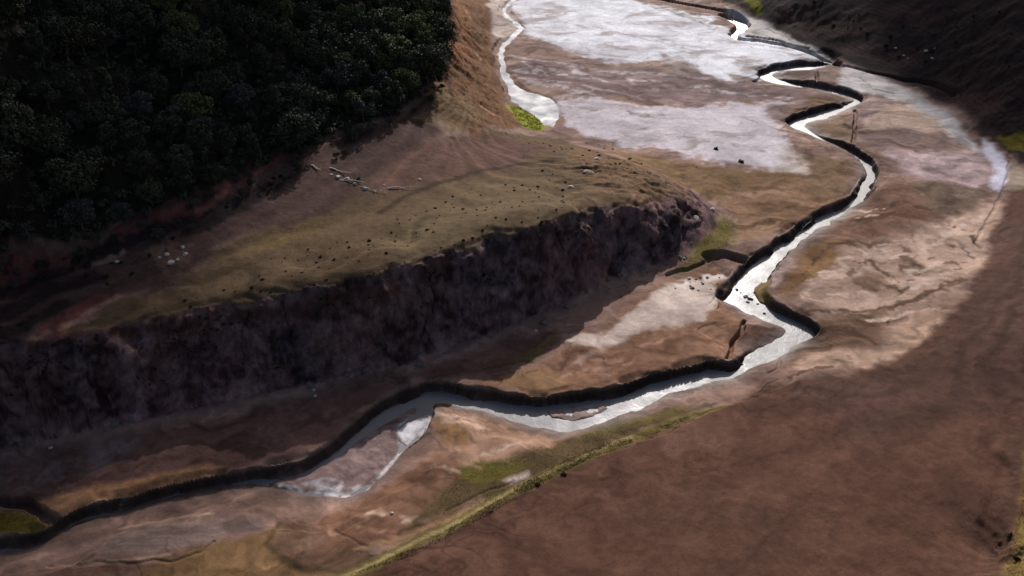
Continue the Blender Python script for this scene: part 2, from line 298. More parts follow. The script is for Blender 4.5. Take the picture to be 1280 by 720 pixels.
# flats right of the river
P([(905,8),(940,24),(1000,52),(1044,72),(1040,77),(1000,62),(950,47),(930,40)], (176,170,166), 1.5, 2, wet=.3)
for q in ([(945,40),(1000,60),(1035,72)],[(960,36),(1010,58)]): P(q, (96,86,80), .8, 2, .8, width=.9, brk=.7)
P([(1050,80),(1100,93),(1150,118),(1190,145),(1215,172),(1236,200),(1200,180),(1150,145),(1100,118),(1050,112)], (172,165,163), 2.5, 3, wet=.35)
P([(1050,116),(1110,122),(1140,140),(1100,150),(1085,160),(1082,135)], (140,120,115), 3, 4)
P([(1090,132),(1125,122),(1165,145),(1180,162),(1150,168),(1100,166),(1082,160)], (152,130,118), 3, 4)
P([(1072,140),(1100,135),(1095,145),(1075,152)], (112,94,92), 2, 3)
P([(1020,155),(1060,138),(1066,175),(1030,168)], (110,90,72), 2, 3, wet=.1)
P([(1074,166),(1130,161),(1190,172),(1150,186),(1105,192),(1090,185)], (100,80,75), 3, 4)
P([(1110,194),(1150,186),(1220,186),(1236,215),(1225,236),(1170,226),(1118,215)], (152,130,130), 4, 4, wet=.4)
for q in ([(1120,180),(1180,192)],[(1160,170),(1215,190)],[(1180,240),(1220,232)],[(1150,212),(1200,206)]): P(q, (104,84,80), 1.5, 4, .7, width=1.0, brk=.5)
P([(1130,222),(1170,228),(1225,236),(1232,250),(1190,262),(1150,264),(1138,245)], (90,74,62), 3, 4, wet=.1)
P([(1185,234),(1225,240),(1215,246),(1190,246)], (128,108,98), 2, 3)
P([(1038,278),(1090,238),(1120,225),(1150,240),(1162,270),(1130,286),(1080,296),(1040,302),(1016,302)], (106,79,66), 3, 4, wet=.1)
P([(1000,312),(1040,298),(1085,300),(1060,322),(1030,346),(1000,362),(985,376),(972,366),(985,340)], (114,86,60), 3, 3, wet=.1)
P([(1058,312),(1130,296),(1190,265),(1236,252),(1242,290),(1215,332),(1190,372),(1120,402),(1060,396),(1008,382),(1018,352)], (159,134,119), 3, 4, wet=.25)
for q in ([(1018,356),(1045,330),(1080,318),(1120,302),(1160,296)],[(1010,376),(1050,348),(1085,338),(1112,348)],[(1090,318),(1130,318),(1180,300),(1220,270)],[(1140,360),(1190,330),(1215,300)],[(1050,380),(1110,372),(1150,350)]): P(q, (174,150,136), .9, 4, .95, width=1.8, brk=.4)
for q in ([(1062,346),(1074,331),(1096,326),(1108,342),(1124,362)],[(1130,308),(1152,330),(1138,348)],[(1058,396),(1110,386),(1160,372),(1204,344)],[(1180,300),(1200,312),(1190,330)],[(1095,350),(1110,356)],[(1050,308),(1110,300)],[(1160,318),(1190,325)],[(1075,360),(1100,368),(1140,362)]): P(q, (92,69,57), .8, 4, .95, width=1.4, brk=.4)
P([(1062,355),(1080,340),(1100,342),(1105,358),(1085,366)], (106,82,66), 2, 3, .8)
P([(998,456),(1030,441),(1090,438),(1112,410),(1150,390),(1205,362),(1195,385),(1150,426),(1110,452),(1060,463),(1008,469)], (154,128,112), 2, 3, wet=.2)
P([(1022,400),(1060,392),(1112,392),(1100,420),(1080,437),(1020,440),(1000,452),(982,458),(1010,430)], (98,75,61), 2.5, 3, wet=.1)
P([(960,325),(985,312),(995,322),(975,350),(960,362)], (150,128,120), 1.5, 2)
P([(1232,172),(1246,185),(1258,205),(1258,226),(1248,240),(1236,232),(1241,210),(1230,190)], (195,190,206), 1.5, 1.5, wet=.5)
P([(1262,200),(1290,230),(1280,245),(1256,240)], (142,125,112), 2, 2)
# peninsula inside the bends
P([(590,486),(640,470),(700,440),(760,405),(820,360),(900,330),(900,376),(925,390),(925,442),(860,456),(760,482),(680,494)], (122,92,75), 3, 3, wet=.15)
P([(695,432),(760,410),(800,385),(828,362),(860,352),(885,350),(890,370),(880,396),(840,410),(790,412),(740,434)], (184,166,155), 1.5, 3, wet=.3)
P([(845,358),(870,350),(897,345)], (205,190,182), 1.2, 2, .9, width=2, brk=.5, wet=.6)
P([(600,486),(650,466),(692,464),(700,480),(680,492),(640,492)], (125,97,74), 2, 3, wet=.1)
for q in ([(800,395),(850,385),(880,375)],[(780,408),(840,400)]): P(q, (192,174,162), .8, 2, .7, width=.8)
for q in ([(720,455),(780,440),(850,425)],[(760,470),(860,440),(900,420)],[(690,460),(730,440)]): P(q, (98,70,58), 1.2, 3, .7, width=1.2, brk=.7)
P([(720,458),(735,445),(748,438)], (160,135,122), 1, 2, .8, width=1, brk=.5)
P([(930,405),(960,405),(978,412),(972,424),(940,434),(918,444)], (112,84,72), 1, 1, wet=.3)
P([(632,128),(645,133),(668,144),(682,157),(676,166),(658,163),(643,150)], (136,134,52), 1.2, 1.5, rug=.8)
# nose of the plateau and its grassy foot
P([(760,185),(840,200),(920,213),(1006,220),(1006,232),(930,240),(900,256),(860,235),(800,210)], (112,89,67), 2, 3, wet=0)
P([(900,250),(1000,226),(1050,238),(1055,250),(980,288),(940,300),(920,302),(925,275)], (124,96,76), 2, 3, wet=.1)
P([(1005,190),(1050,200),(1072,210),(1060,240),(1010,240)], (108,86,66), 3, 3, wet=.1)
P([(985,185),(1010,195),(1012,216),(960,214)], (165,152,140), 3, 4, .8)
P([(890,290),(905,272),(920,280),(918,302),(890,322),(860,337),(830,346),(860,325)], (103,92,56), 2.5, 3, wet=0, rug=.6)
# land between the cliff foot and the river
P([(-200,625),(0,575),(200,535),(400,490),(500,472),(600,430),(680,400),(700,430),(600,478),(520,478),(480,496),(400,558),(300,590),(200,602),(0,628),(-200,660)], (96,72,66), 3, 3, wet=.1, rug=.5)
P([(40,622),(120,602),(200,592),(240,582),(290,585),(270,596),(200,607),(130,621),(80,638)], (150,112,86), 1.5, 2, wet=.05)  # sunlit strip of the bank top, its light painted as paler soil
P([(0,600),(100,575),(160,556)], (105,95,95), 3, 4, .7, width=3, brk=.5)
P([(600,462),(650,440),(690,420),(660,455)], (92,82,50), 2, 3, .7)
P([(-60,640),(25,637),(50,645),(60,655),(50,663),(-60,667)], (114,96,50), 1.2, 1, wet=0, rug=.8)
# near shore, left to right
P([(540,510),(600,515),(650,532),(700,545),(680,562),(640,574),(590,582),(540,565)], (142,112,95), 2, 3, wet=.2)
P([(385,640),(440,622),(480,600),(540,570),(600,590),(560,630),(600,640),(540,672),(440,692),(400,692)], (110,82,67), 2, 3, wet=.1)
P([(545,530),(575,535),(580,560),(545,560)], (112,84,52), 2, 3, .8)
for q in ([(548,522),(595,526)],[(560,532),(610,540)],[(605,566),(640,556),(665,548)],[(540,590),(580,595)],[(470,640),(540,650)]): P(q, (184,158,140), 1, 3, .8, width=.9, brk=.5)
for q in ([(500,600),(560,622),(620,628)],[(480,620),(540,628),(600,632)],[(545,545),(590,552)],[(440,640),(520,655)],[(560,600),(520,580)]): P(q, (80,60,48), 1, 3, .7, width=.8, brk=.7)
P([(555,610),(620,578),(680,552),(740,532),(800,520),(850,506),(885,500),(840,522),(760,552),(690,592),(620,628),(580,632),(540,652),(500,664)], (82,68,49), 2, 2, wet=0, rug=.6)
P([(568,588),(600,575),(650,577),(640,602),(600,607),(572,602)], (84,76,40), 1.5, 2, wet=0, rug=.7)
P([(632,602),(655,590),(660,600),(640,608)], (160,142,135), 1, 1.5)
P([(740,525),(800,514),(850,500),(860,505),(790,530),(720,545)], (92,82,46), 1.2, 2, .8, rug=.6)
P([(100,760),(200,712),(240,692),(300,672),(340,652),(350,682),(400,712),(425,722),(380,745)], (117,92,68), 1.5, 2, wet=0)
P([(345,650),(380,640),(400,690),(445,690),(455,702),(420,716),(370,706),(338,682)], (98,76,62), 1.5, 2, wet=.1)
P([(345,650),(334,680),(368,706),(420,717),(460,700)], (70,56,40), .8, 1, .8, width=.8)
P([(440,690),(520,668),(560,650),(600,632)], (140,115,85), .7, 1.5, .8, width=.6)
P([(110,694),(160,662),(210,647),(270,642),(300,652),(260,682),(200,697)], (128,108,100), 1.5, 2, wet=.4)
P([(265,650),(320,645),(330,660),(290,668)], (92,76,70), 1, 1.5, wet=.4)
P([(-60,740),(60,712),(160,704),(240,690),(200,715),(80,745)], (112,86,74), 1.5, 2)
for q in ([(60,706),(160,704),(215,696)],[(150,655),(215,643),(265,640)]): P(q, (170,140,120), .5, 1, .8, width=.4)
for q in ([(1010,392),(1070,388),(1130,382),(1180,360)],[(1030,412),(1080,410),(1130,395)],[(1000,345),(1020,318),(1060,306)],[(1180,280),(1215,290),(1222,310)],[(1100,265),(1130,250),(1160,262)],[(1020,425),(1075,424)],[(990,470),(1040,462)]): P(q, (84,61,49), .5, 2.5, .95, width=.8, brk=.3)
for q in ([(1040,372),(1085,368),(1120,372),(1165,352)],[(1120,320),(1165,308),(1205,280)],[(1070,320),(1110,312)],[(1035,352),(1055,334)],[(1135,345),(1175,322)],[(1085,400),(1140,392)],[(1165,285),(1200,270)],[(1060,250),(1085,262),(1110,258)],[(1075,272),(1100,270)]): P(q, (188,164,150), .5, 2.5, .95, width=.8, brk=.3)
for q in ([(1000,205),(1030,215),(1050,235)],[(940,270),(980,262),(1020,246)],[(900,230),(960,236),(1000,236)],[(985,245),(1030,246)]): P(q, (92,68,52), 1.2, 3, .7, width=1, brk=.7)
for q in ([(700,470),(735,462),(790,452)],[(800,430),(850,418),(890,405)],[(740,452),(775,448)],[(900,420),(912,400)]): P(q, (150,118,102), .8, 2, .8, width=.7, brk=.6)
for q in ([(590,548),(640,545),(690,552)],[(560,575),(600,585)],[(450,655),(500,668),(545,658)],[(395,655),(420,668)],[(470,690),(520,676)]): P(q, (150,120,100), .6, 2, .7, width=.6, brk=.6)
# the big bare field
FIELD = [(380,800),(420,728),(520,690),(640,622),(760,556),(860,520),(960,481),(1060,471),(1130,441),(1192,392),(1222,340),(1242,290),(1262,240),(1300,232),(1600,240),(1600,900),(380,900)]
P(FIELD, (87,63,53), 1.5, 1.5, wet=0, rug=.26)
P([(960,487),(1080,468),(1180,420),(1240,300),(1300,260),(1400,300),(1400,500),(1200,505),(1150,540),(1090,560),(1040,530)], (72,54,47), 6, 4, .8)  # shade of clouds over the upper field, painted as darker soil
P([(1190,425),(1280,420),(1280,500),(1190,480)], (66,47,43), 7, 4, .6)
P([(800,640),(900,600),(1050,640),(1000,760),(800,760)], (88,66,55), 9, 5, .4)
for q in ([(952,585),(945,620),(962,665)],[(1012,615),(950,680),(900,730)],[(1060,640),(1040,670)],[(1050,500),(1052,560)]): P(q, (62,46,40), .6, 2, .4, width=.35)
P([(1040,520),(1120,500),(1200,495),(1290,500)], (96,68,60), 2, 2, .4, width=1.5)
P([(420,728),(500,692),(600,640),(660,606),(740,566),(800,541),(850,521),(905,505)], (100,89,55), 1.0, 1, .95, width=1.7, wet=0, rug=.8)
P([(420,726),(500,691),(600,638),(660,603),(740,563),(790,540)], (150,132,96), .5, .8, .85, width=.55, wet=0)
P([(1246,740),(1256,680),(1272,640),(1282,560),(1450,540),(1450,800)], (116,97,62), 1.5, 2, wet=0, rug=1)
P([(1275,535),(1268,600),(1246,660),(1236,730)], (66,51,42), 2.2, 2, .6, width=1.6)
# plateau
PLAT = [p[:2] for p in CLIFF_TOP] + [(840,235),(780,200),(700,174),(650,168),(600,165),(500,190),(420,235),(330,285),(240,340),(140,375),(40,440),(-120,465)]
P(PLAT, (90,74,58), 2, 2, wet=0, rug=.6)
P([(480,300),(600,230),(680,215),(720,240),(690,285),(600,290),(500,330)], (95,82,64), 6, 4, .6)
P([(455,235),(500,182),(600,165),(700,182),(650,205),(560,218),(480,245)], (92,70,62), 3, 3, wet=0, rug=.7)
P([(700,180),(780,200),(850,232),(885,255),(800,250),(740,240)], (106,84,66), 2, 3, .8, rug=.8)
for q in ([(740,205),(800,225),(850,242),(890,262)],[(770,195),(830,222),(880,250)],[(750,230),(790,240),(820,250)]): P(q, (132,104,88), 1, 2, .7, width=.9, brk=.6)
for q in ([(470,268),(500,248),(560,223),(600,212),(650,205),(705,200)],[(760,196),(800,205)],[(735,245),(755,268)],[(820,235),(880,255)]): P(q, (58,45,38), 1.0, 2, .85, width=1.2)
# banded drawdown slopes under the forest
P([(-150,345),(0,325),(100,305),(200,280),(300,230),(400,180),(480,150),(560,110),(540,170),(460,225),(400,272),(300,302),(240,342),(140,372),(40,442),(-150,480)], (72,56,52), 3, 3, wet=0, rug=.8)
for q in ([(-50,360),(100,322),(200,292),(300,252),(345,232)],[(-50,400),(60,365),(130,345)],[(0,420),(80,385)],[(240,290),(310,255)]): P(q, (40,33,33), 1.2, 2.5, .95, width=2.6)
for q in ([(160,292),(220,264),(300,226),(380,190)],[(0,340),(80,325)],[(60,430),(140,370)]): P(q, (96,60,56), 1.2, 3, .9, width=2.2)
for q in ([(40,442),(90,412),(155,368)],[(120,325),(160,312)],[(60,425),(120,400)]): P(q, (132,106,96), .8, 2, .9, width=.8, brk=.6)
P([(190,315),(215,300),(250,310),(240,330),(205,335)], (112,88,76), 1.5, 3, .7, brk=.5)
P([(300,330),(330,295),(400,270),(420,280),(350,310)], (100,82,58), 2, 3, .7)
# bank under the forest spur
P([(556,-20),(606,-20),(612,40),(622,105),(648,155),(600,168),(550,150),(535,122),(556,80)], (108,80,60), 2, 3, wet=0, rug=.9)
P([(570,-10),(582,40),(572,80)], (128,90,66), 2, 3, .75, width=3.5)
P([(520,150),(545,125),(580,112),(606,140),(600,158),(560,165)], (112,94,72), 2, 3, .7)
for q in ([(600,10),(608,60),(630,120)],[(590,80),(620,140)],[(560,90),(570,130)]): P(q, (84,58,42), 1, 2, .8, width=1.2, brk=.5)
for q in ([(575,5),(590,25)],[(590,60),(600,75)],[(600,130),(630,150)]): P(q, (176,140,116), 1, 2, .8, width=.8, brk=.4)
P([(560,60),(562,110)], (70,52,46), 1, 2, .8, width=1.2)
# cliff
CLF = CLIFF_TOP + CLIFF_BOT[::-1]
P(CLF, (100,79,79), 1.0, 1.5, wet=0, rug=1)
QT = hit(CLIFF_TOP); b = bbox(QT, 14); kr = sstep(.5, .85, slope[b]) * up[b] * (1 - sstep(7, 12, segdist(X[b], Y[b], QT)))
C[b] += (lin((94, 76, 74)) * GAIN - C[b]) * kr[..., None]
vs = fbm(X * .9 + n3, Y * .25, 3.2, 4, 90); vb = fbm(X, Y, 14, 3, 91)
cliffm = np.zeros(X.shape, np.float32); Q = hit(CLF); b = bbox(Q, 3); cliffm[b] = inpoly(X[b], Y[b], Q); b = bbox(QT, 14); cliffm[b] = np.maximum(cliffm[b], kr)
al = X * .92 + Y * .3; vr = fbm(al + n3, Zm * 1.1 + .35 * al, 4.5, 5, 92, .62); vk = 1 - np.abs(fbm(al, Zm * 1.2 - .2 * al, 5, 4, 93)) * 4
C *= (1 + cliffm * (.30 * vs + .8 * vr + .45 * fbm(al, Zm * 1.3, 1.7, 3, 94) - .45 * np.clip(vk, 0, 1)))[..., None].clip(.3, 2.2)
C += (cliffm * sstep(.1, .6, vb))[..., None] * (np.array([.022, .008, .008], np.float32)) + (cliffm * sstep(.1, .6, -vb))[..., None] * np.array([-.008, -.002, .002], np.float32)
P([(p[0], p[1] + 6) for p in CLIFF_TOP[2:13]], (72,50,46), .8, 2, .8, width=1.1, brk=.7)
# forest floor, far hill
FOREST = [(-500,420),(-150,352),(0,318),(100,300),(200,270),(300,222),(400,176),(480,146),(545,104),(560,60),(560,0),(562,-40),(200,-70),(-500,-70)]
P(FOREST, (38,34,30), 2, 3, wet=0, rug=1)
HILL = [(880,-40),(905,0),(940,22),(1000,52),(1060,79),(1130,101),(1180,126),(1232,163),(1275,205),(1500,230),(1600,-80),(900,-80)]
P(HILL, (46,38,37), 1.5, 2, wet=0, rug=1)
for q in ([(980,20),(1040,40),(1100,30)],[(1060,60),(1140,70)],[(1180,110),(1240,140)],[(1120,10),(1150,30)]): P(q, (72,52,50), 4, 4, .7, width=4)
P([(1040,75),(1120,86),(1190,120),(1250,160),(1270,170),(1230,165),(1150,108)], (64,50,50), 2, 3, .7)
P([(922,-10),(944,-10),(952,18),(942,23)], (110,106,44), 1.5, 2, rug=1); P([(1254,168),(1300,165),(1310,195),(1264,187)], (104,92,42), 1.5, 2, rug=1)
# river bed and banks
cb = lin((88, 72, 66)) * GAIN
C += (cb - C) * (BANK * .75)[..., None]; WET = WET + (.9 - WET) * BANK
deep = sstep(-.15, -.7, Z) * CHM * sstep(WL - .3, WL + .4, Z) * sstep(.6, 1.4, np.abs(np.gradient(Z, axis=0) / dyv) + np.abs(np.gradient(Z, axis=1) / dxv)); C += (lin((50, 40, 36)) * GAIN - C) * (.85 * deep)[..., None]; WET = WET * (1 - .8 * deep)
bx = P
P([(498,552),(496,538),(510,527),(530,518),(541,516),(538,530),(527,546),(507,560)], (226,220,222), 1.3, 1.5, .95, wet=.6, z=WL, brk=1.4)  # glint of the riffle water, painted white onto the bar
P([(520,507),(490,522),(455,545),(420,570),(385,591),(330,604),(370,613),(400,617),(440,616),(475,594),(498,567),(502,552),(500,535),(520,520)], (126,104,100), 1, 1.5, wet=.6, z=WL)
P([(541,516),(537,535),(522,552),(503,564),(482,588),(458,610),(432,620),(385,616),(350,609)], (216,208,206), .4, .8, .9, width=.55, z=WL, wet=.6, brk=.9)  # silvery sheen of the wet margin, painted as a pale line
P([(378,606),(400,599),(430,604),(456,610),(432,621),(395,619)], (205,196,198), .6, 1, .9, wet=.9, z=WL, brk=.8)  # bright glint on wet mud and water, painted near-white
P([(680,513),(720,508),(750,506),(765,510),(745,520),(715,528),(690,524)], (124,104,98), .8, 1, wet=.7, z=WL)
P([(939,366),(952,352),(962,352),(958,372),(966,384),(950,378)], (110,92,62), .6, 1, wet=.2, z=WL)
# flow streaks on the mud, mottling everywhere
FM = np.zeros(X.shape, np.float32); Qf = hit(FIELD); b = bbox(Qf, 1); FM[b] = inpoly(X[b], Y[b], Qf); FM[:, 0] = 0
pale = sstep(.22, .4, C.mean(-1)); muddy = (1 - .6 * pale) * (1 - up) * (1 - sstep(.0, .1, RUG - .5) * .6)
fs = fbm(X + 9 * NW[0] + 4 * n1, (Y + 9 * NW[1] + 4 * n2) * 2.6, 13, 5, 95, .6)
ln = 1 - np.abs(fbm(X + 9 * NW[0] + 6 * n1, (Y + 9 * NW[1] + 6 * n2) * 2.0, 20, 4, 99, .55)) * 5
C *= (1 - muddy * .30 * np.clip(ln, 0, 1) * sstep(-.2, .4, NW[0]))[..., None]
ln2 = 1 - np.abs(fbm(X + 7 * n1 + 3 * n3, (Y + 7 * n2) * 1.7, 10, 3, 104, .5)) * 8; ln3 = 1 - np.abs(fbm(X + 8 * n2, (Y + 8 * n1) * 1.9, 13, 3, 105, .5)) * 8
C *= (1 + muddy * (.42 * np.clip(ln3, 0, 1) * sstep(-.1, .5, NW[1]) - .40 * np.clip(ln2, 0, 1) * sstep(-.1, .5, -NW[1])))[..., None]
C *= (1 + muddy * .52 * fs + (.18 - .14 * FM) * fbm(X, Y, 7, 5, 96, .65) + (.10 - .07 * FM) * fbm(X, Y, 45, 3, 97) + .12 * FM * fbm(X, Y, 1.6, 3, 103))[..., None].clip(.4, 1.8)
st = np.sin(Zm * 4.0 + 3 * n1 + 1.2 * n3) * .5 + fbm(Zm * 3 + n1, X * .03, 1.2, 3, 98) * .8
C *= (1 + up * (1 - steep) * .24 * st)[..., None].clip(.5, 1.6)
pk = pale * (1 - up) * sstep(.12, .75, fbm(X + 6 * n1, (Y + 6 * n2) * 2.2, 26, 5, 101, .6)); C += (lin((128, 110, 106)) * GAIN - C) * (.75 * pk)[..., None]
pl_ = 1 - np.abs(fbm(X + 8 * n1, (Y + 8 * n2) * 1.6, 24, 4, 102, .5)) * 14
C *= (1 - .28 * pale * np.clip(pl_, 0, 1) * (1 - up))[..., None]
WET = np.clip(WET + muddy * .25 * fs, 0, 1)
lum = C.mean(-1, keepdims=True); C = lum + (C - lum) * (1.13 - .13 * pale)[..., None]
C = np.clip(C, .004, .9)

# ------------------------------------------------------------------ materials
def mat(name):
    m = bpy.data.materials.new(name); m.use_nodes = True; n = m.node_tree.nodes; return m, n, m.node_tree.links, n['Principled BSDF']
def N(n, t, **k):
    q = n.new(t)
    for a, v in k.items():
        if a in q.inputs: q.inputs[a].default_value = v
        else: setattr(q, a, v)
    return q
def ground_mat():
    m, n, l, bs = mat("earth")
    geo = n.new('ShaderNodeNewGeometry')
    ca = N(n, 'ShaderNodeAttribute', attribute_name='soil'); wa = N(n, 'ShaderNodeAttribute', attribute_name='wet'); ra = N(n, 'ShaderNodeAttribute', attribute_name='rugged')
    a = N(n, 'ShaderNodeTexNoise', Scale=.55, Detail=8, Roughness=.68); b = N(n, 'ShaderNodeTexNoise', Scale=2.6, Detail=5, Roughness=.65)
    for q in (a, b): l.new(geo.outputs['Position'], q.inputs['Vector'])
    s = N(n, 'ShaderNodeMath', operation='MULTIPLY_ADD'); l.new(a.outputs[0], s.inputs[0]); s.inputs[1].default_value = 1.0; 
    b2 = N(n, 'ShaderNodeMath', operation='MULTIPLY'); l.new(b.outputs[0], b2.inputs[0]); b2.inputs[1].default_value = .8; l.new(b2.outputs[0], s.inputs[2])
    # amount grows with roughness of the ground
    c0 = N(n, 'ShaderNodeMath', operation='SUBTRACT'); l.new(s.outputs[0], c0.inputs[0]); c0.inputs[1].default_value = .9
    am = N(n, 'ShaderNodeMath', operation='MULTIPLY_ADD'); l.new(ra.outputs['Fac'], am.inputs[0]); am.inputs[1].default_value = 1.5; am.inputs[2].default_value = .25
    c1 = N(n, 'ShaderNodeMath', operation='MULTIPLY_ADD'); l.new(c0.outputs[0], c1.inputs[0]); l.new(am.outputs[0], c1.inputs[1]); c1.inputs[2].default_value = 1.0
    c2 = N(n, 'ShaderNodeMath', operation='MAXIMUM'); l.new(c1.outputs[0], c2.inputs[0]); c2.inputs[1].default_value = .25
    vm = N(n, 'ShaderNodeVectorMath', operation='SCALE'); l.new(ca.outputs['Color'], vm.inputs[0]); l.new(c2.outputs[0], vm.inputs['Scale'])
    l.new(vm.outputs[0], bs.inputs['Base Color'])
    rr = N(n, 'ShaderNodeMapRange'); l.new(wa.outputs['Fac'], rr.inputs[0]); rr.inputs[3].default_value = .95; rr.inputs[4].default_value = .62; l.new(rr.outputs[0], bs.inputs['Roughness'])
    sr = N(n, 'ShaderNodeMapRange'); l.new(wa.outputs['Fac'], sr.inputs[0]); sr.inputs[3].default_value = .05; sr.inputs[4].default_value = .18; l.new(sr.outputs[0], bs.inputs['Specular IOR Level'])
    bu = N(n, 'ShaderNodeBump', Distance=.5); l.new(s.outputs[0], bu.inputs['Height']); 
    bm_ = N(n, 'ShaderNodeMath', operation='MULTIPLY_ADD'); l.new(ra.outputs['Fac'], bm_.inputs[0]); bm_.inputs[1].default_value = .7; bm_.inputs[2].default_value = .03; l.new(bm_.outputs[0], bu.inputs['Strength'])
    l.new(bu.outputs[0], bs.inputs['Normal']); return m
def water_mat(name, rough, col):
    m, n, l, bs = mat(name); bs.inputs['Base Color'].default_value = col + (1,); bs.inputs['IOR'].default_value = 1.33
    geo = n.new('ShaderNodeNewGeometry')
    a = N(n, 'ShaderNodeTexNoise', Scale=.9, Detail=4, Roughness=.6); l.new(geo.outputs['Position'], a.inputs['Vector'])
    c = N(n, 'ShaderNodeTexNoise', Scale=.12, Detail=3, Roughness=.6); l.new(geo.outputs['Position'], c.inputs['Vector'])
    bu = N(n, 'ShaderNodeBump', Strength=.22, Distance=.35); l.new(a.outputs[0], bu.inputs['Height']); l.new(bu.outputs[0], bs.inputs['Normal'])
    mr = N(n, 'ShaderNodeMapRange'); l.new(c.outputs[0], mr.inputs[0]); mr.inputs[1].default_value = .35; mr.inputs[2].default_value = .65
    mr.inputs[3].default_value = rough * .85; mr.inputs[4].default_value = rough * 1.2; l.new(mr.outputs[0], bs.inputs['Roughness']); return m
def leaf_mat(name, c1, c2, sc=.8):
    m, n, l, bs = mat(name); geo = n.new('ShaderNodeNewGeometry'); oi = n.new('ShaderNodeObjectInfo')
    a = N(n, 'ShaderNodeTexNoise', Scale=sc, Detail=2); l.new(geo.outputs['Position'], a.inputs['Vector'])
    ad = N(n, 'ShaderNodeMath', operation='MULTIPLY_ADD'); l.new(geo.outputs['Random Per Island'], ad.inputs[0]); ad.inputs[1].default_value = .25; 
    x2 = N(n, 'ShaderNodeMath', operation='MULTIPLY_ADD'); l.new(oi.outputs['Random'], x2.inputs[0]); x2.inputs[1].default_value = .5; x2.inputs[2].default_value = -.45
    l.new(x2.outputs[0], ad.inputs[2])
    x3 = N(n, 'ShaderNodeMath', operation='ADD'); l.new(ad.outputs[0], x3.inputs[0]); l.new(a.outputs[0], x3.inputs[1])
    mx = N(n, 'ShaderNodeMix', data_type='RGBA'); l.new(x3.outputs[0], mx.inputs[0]); mx.inputs[6].default_value = c1 + (1,); mx.inputs[7].default_value = c2 + (1,)
    l.new(mx.outputs[2], bs.inputs['Base Color']); bs.inputs['Roughness'].default_value = .8; bs.inputs['Specular IOR Level'].default_value = .04; return m
def plain_mat(name, c1, c2, sc, rough=.9):
    m, n, l, bs = mat(name); tc = n.new('ShaderNodeTexCoord')
    a = N(n, 'ShaderNodeTexNoise', Scale=sc, Detail=6, Roughness=.65); l.new(tc.outputs['Object'], a.inputs['Vector'])
    mx = N(n, 'ShaderNodeMix', data_type='RGBA'); l.new(a.outputs[0], mx.inputs[0]); mx.inputs[6].default_value = c1 + (1,); mx.inputs[7].default_value = c2 + (1,)
    l.new(mx.outputs[2], bs.inputs['Base Color']); bs.inputs['Roughness'].default_value = rough
    bu = N(n, 'ShaderNodeBump', Strength=.5, Distance=.1); l.new(a.outputs[0], bu.inputs['Height']); l.new(bu.outputs[0], bs.inputs['Normal']); return m
M_EARTH = ground_mat()
M_WATER = water_mat("river_water", .44, (.125, .115, .12)); M_POOL = water_mat("pool_water", .60, (.12, .12, .145))
M_LEAF = leaf_mat("dark_foliage", (.030, .032, .022), (.060, .062, .038)); M_LEAFB = leaf_mat("green_foliage", (.042, .050, .020), (.085, .098, .038)); M_LEAFG = leaf_mat("grey_foliage", (.03, .03, .028), (.075, .07, .062))
M_SHRUB = leaf_mat("shrub_foliage", (.016, .014, .010), (.045, .038, .022), 2); M_MOSS = leaf_mat("pond_foliage", (.26, .31, .04), (.5, .52, .09), 1.0)
M_GRASS = leaf_mat("grass_blades", (.05, .042, .02), (.105, .086, .038), .5); M_STUB = leaf_mat('stubble_blades', (.05, .036, .026), (.15, .11, .08), .5); M_BARK = plain_mat("bark", (.03, .024, .018), (.07, .055, .042), 3)
M_ROCK = plain_mat("pale_rock", (.16, .13, .11), (.42, .36, .31), 2.2); M_DARKROCK = plain_mat("dark_rock", (.05, .042, .038), (.12, .10, .09), 2.0); M_WOOD = plain_mat("bleached_wood", (.28, .24, .20), (.5, .45, .40), 4)

# ------------------------------------------------------------------ ground objects
def tag(o, label=None, cat=None, group=None, kind=None):
    if label: o['label'] = label
    if cat: o['category'] = cat
    if group: o['group'] = group
    if kind: o['kind'] = kind
    return o
def mesh_np(name, V, Fq, mats, smooth=True):
    me = bpy.data.meshes.new(name); k = Fq.shape[1]
    me.vertices.add(len(V)); me.vertices.foreach_set('co', np.ascontiguousarray(V, np.float32).ravel())
    me.loops.add(Fq.size); me.loops.foreach_set('vertex_index', np.ascontiguousarray(Fq, np.int32).ravel())
    me.polygons.add(len(Fq)); me.polygons.foreach_set('loop_start', np.arange(0, Fq.size, k, dtype=np.int32))
    try: me.polygons.foreach_set('loop_total', np.full(len(Fq), k, np.int32))
    except Exception: pass
    me.polygons.foreach_set('use_smooth', np.full(len(Fq), smooth)); me.update(calc_edges=True); me.materials.append(mats); return me
gyv, gxv = np.gradient(Z); sy = gyv / dyv; sx = gxv / dxv
# x also shifts with the row, so correct the row derivative
shear = us[None] * .848; sy = sy - sx * np.where(Y > 0, shear, 0)
NRM = np.stack([-sx, -sy, np.ones_like(sx)], -1); NRM /= np.linalg.norm(NRM, axis=-1, keepdims=True)
cs2 = cliffm * steep * sstep(1.5, 4, Zm); hn = NRM[..., :2] / (np.linalg.norm(NRM[..., :2], axis=-1, keepdims=True) + 1e-6)
blk = np.floor((fbm(al, Zm * .8, 5.5, 2, 110) + 1) * 4) / 4 - 1
rock_d = (1.3 * fbm(al, Zm * 1.1 + .3 * al, 5, 5, 111, .6) + .9 * blk - 1.1 * np.clip(1 - np.abs(fbm(al, Zm * .5, 8, 3, 112)) * 5, 0, 1)) * cs2
VV = np.stack([X + hn[..., 0] * rock_d, Y + hn[..., 1] * rock_d, Z + .3 * rock_d], -1).reshape(-1, 3)
idx = np.arange(NR * NC).reshape(NR, NC)
FQ = np.stack([idx[:-1, :-1], idx[:-1, 1:], idx[1:, 1:], idx[1:, :-1]], -1).reshape(-1, 4)
cx = X[:-1, :-1].ravel(); cy = Y[:-1, :-1].ravel()
zone = np.zeros(len(FQ), int)
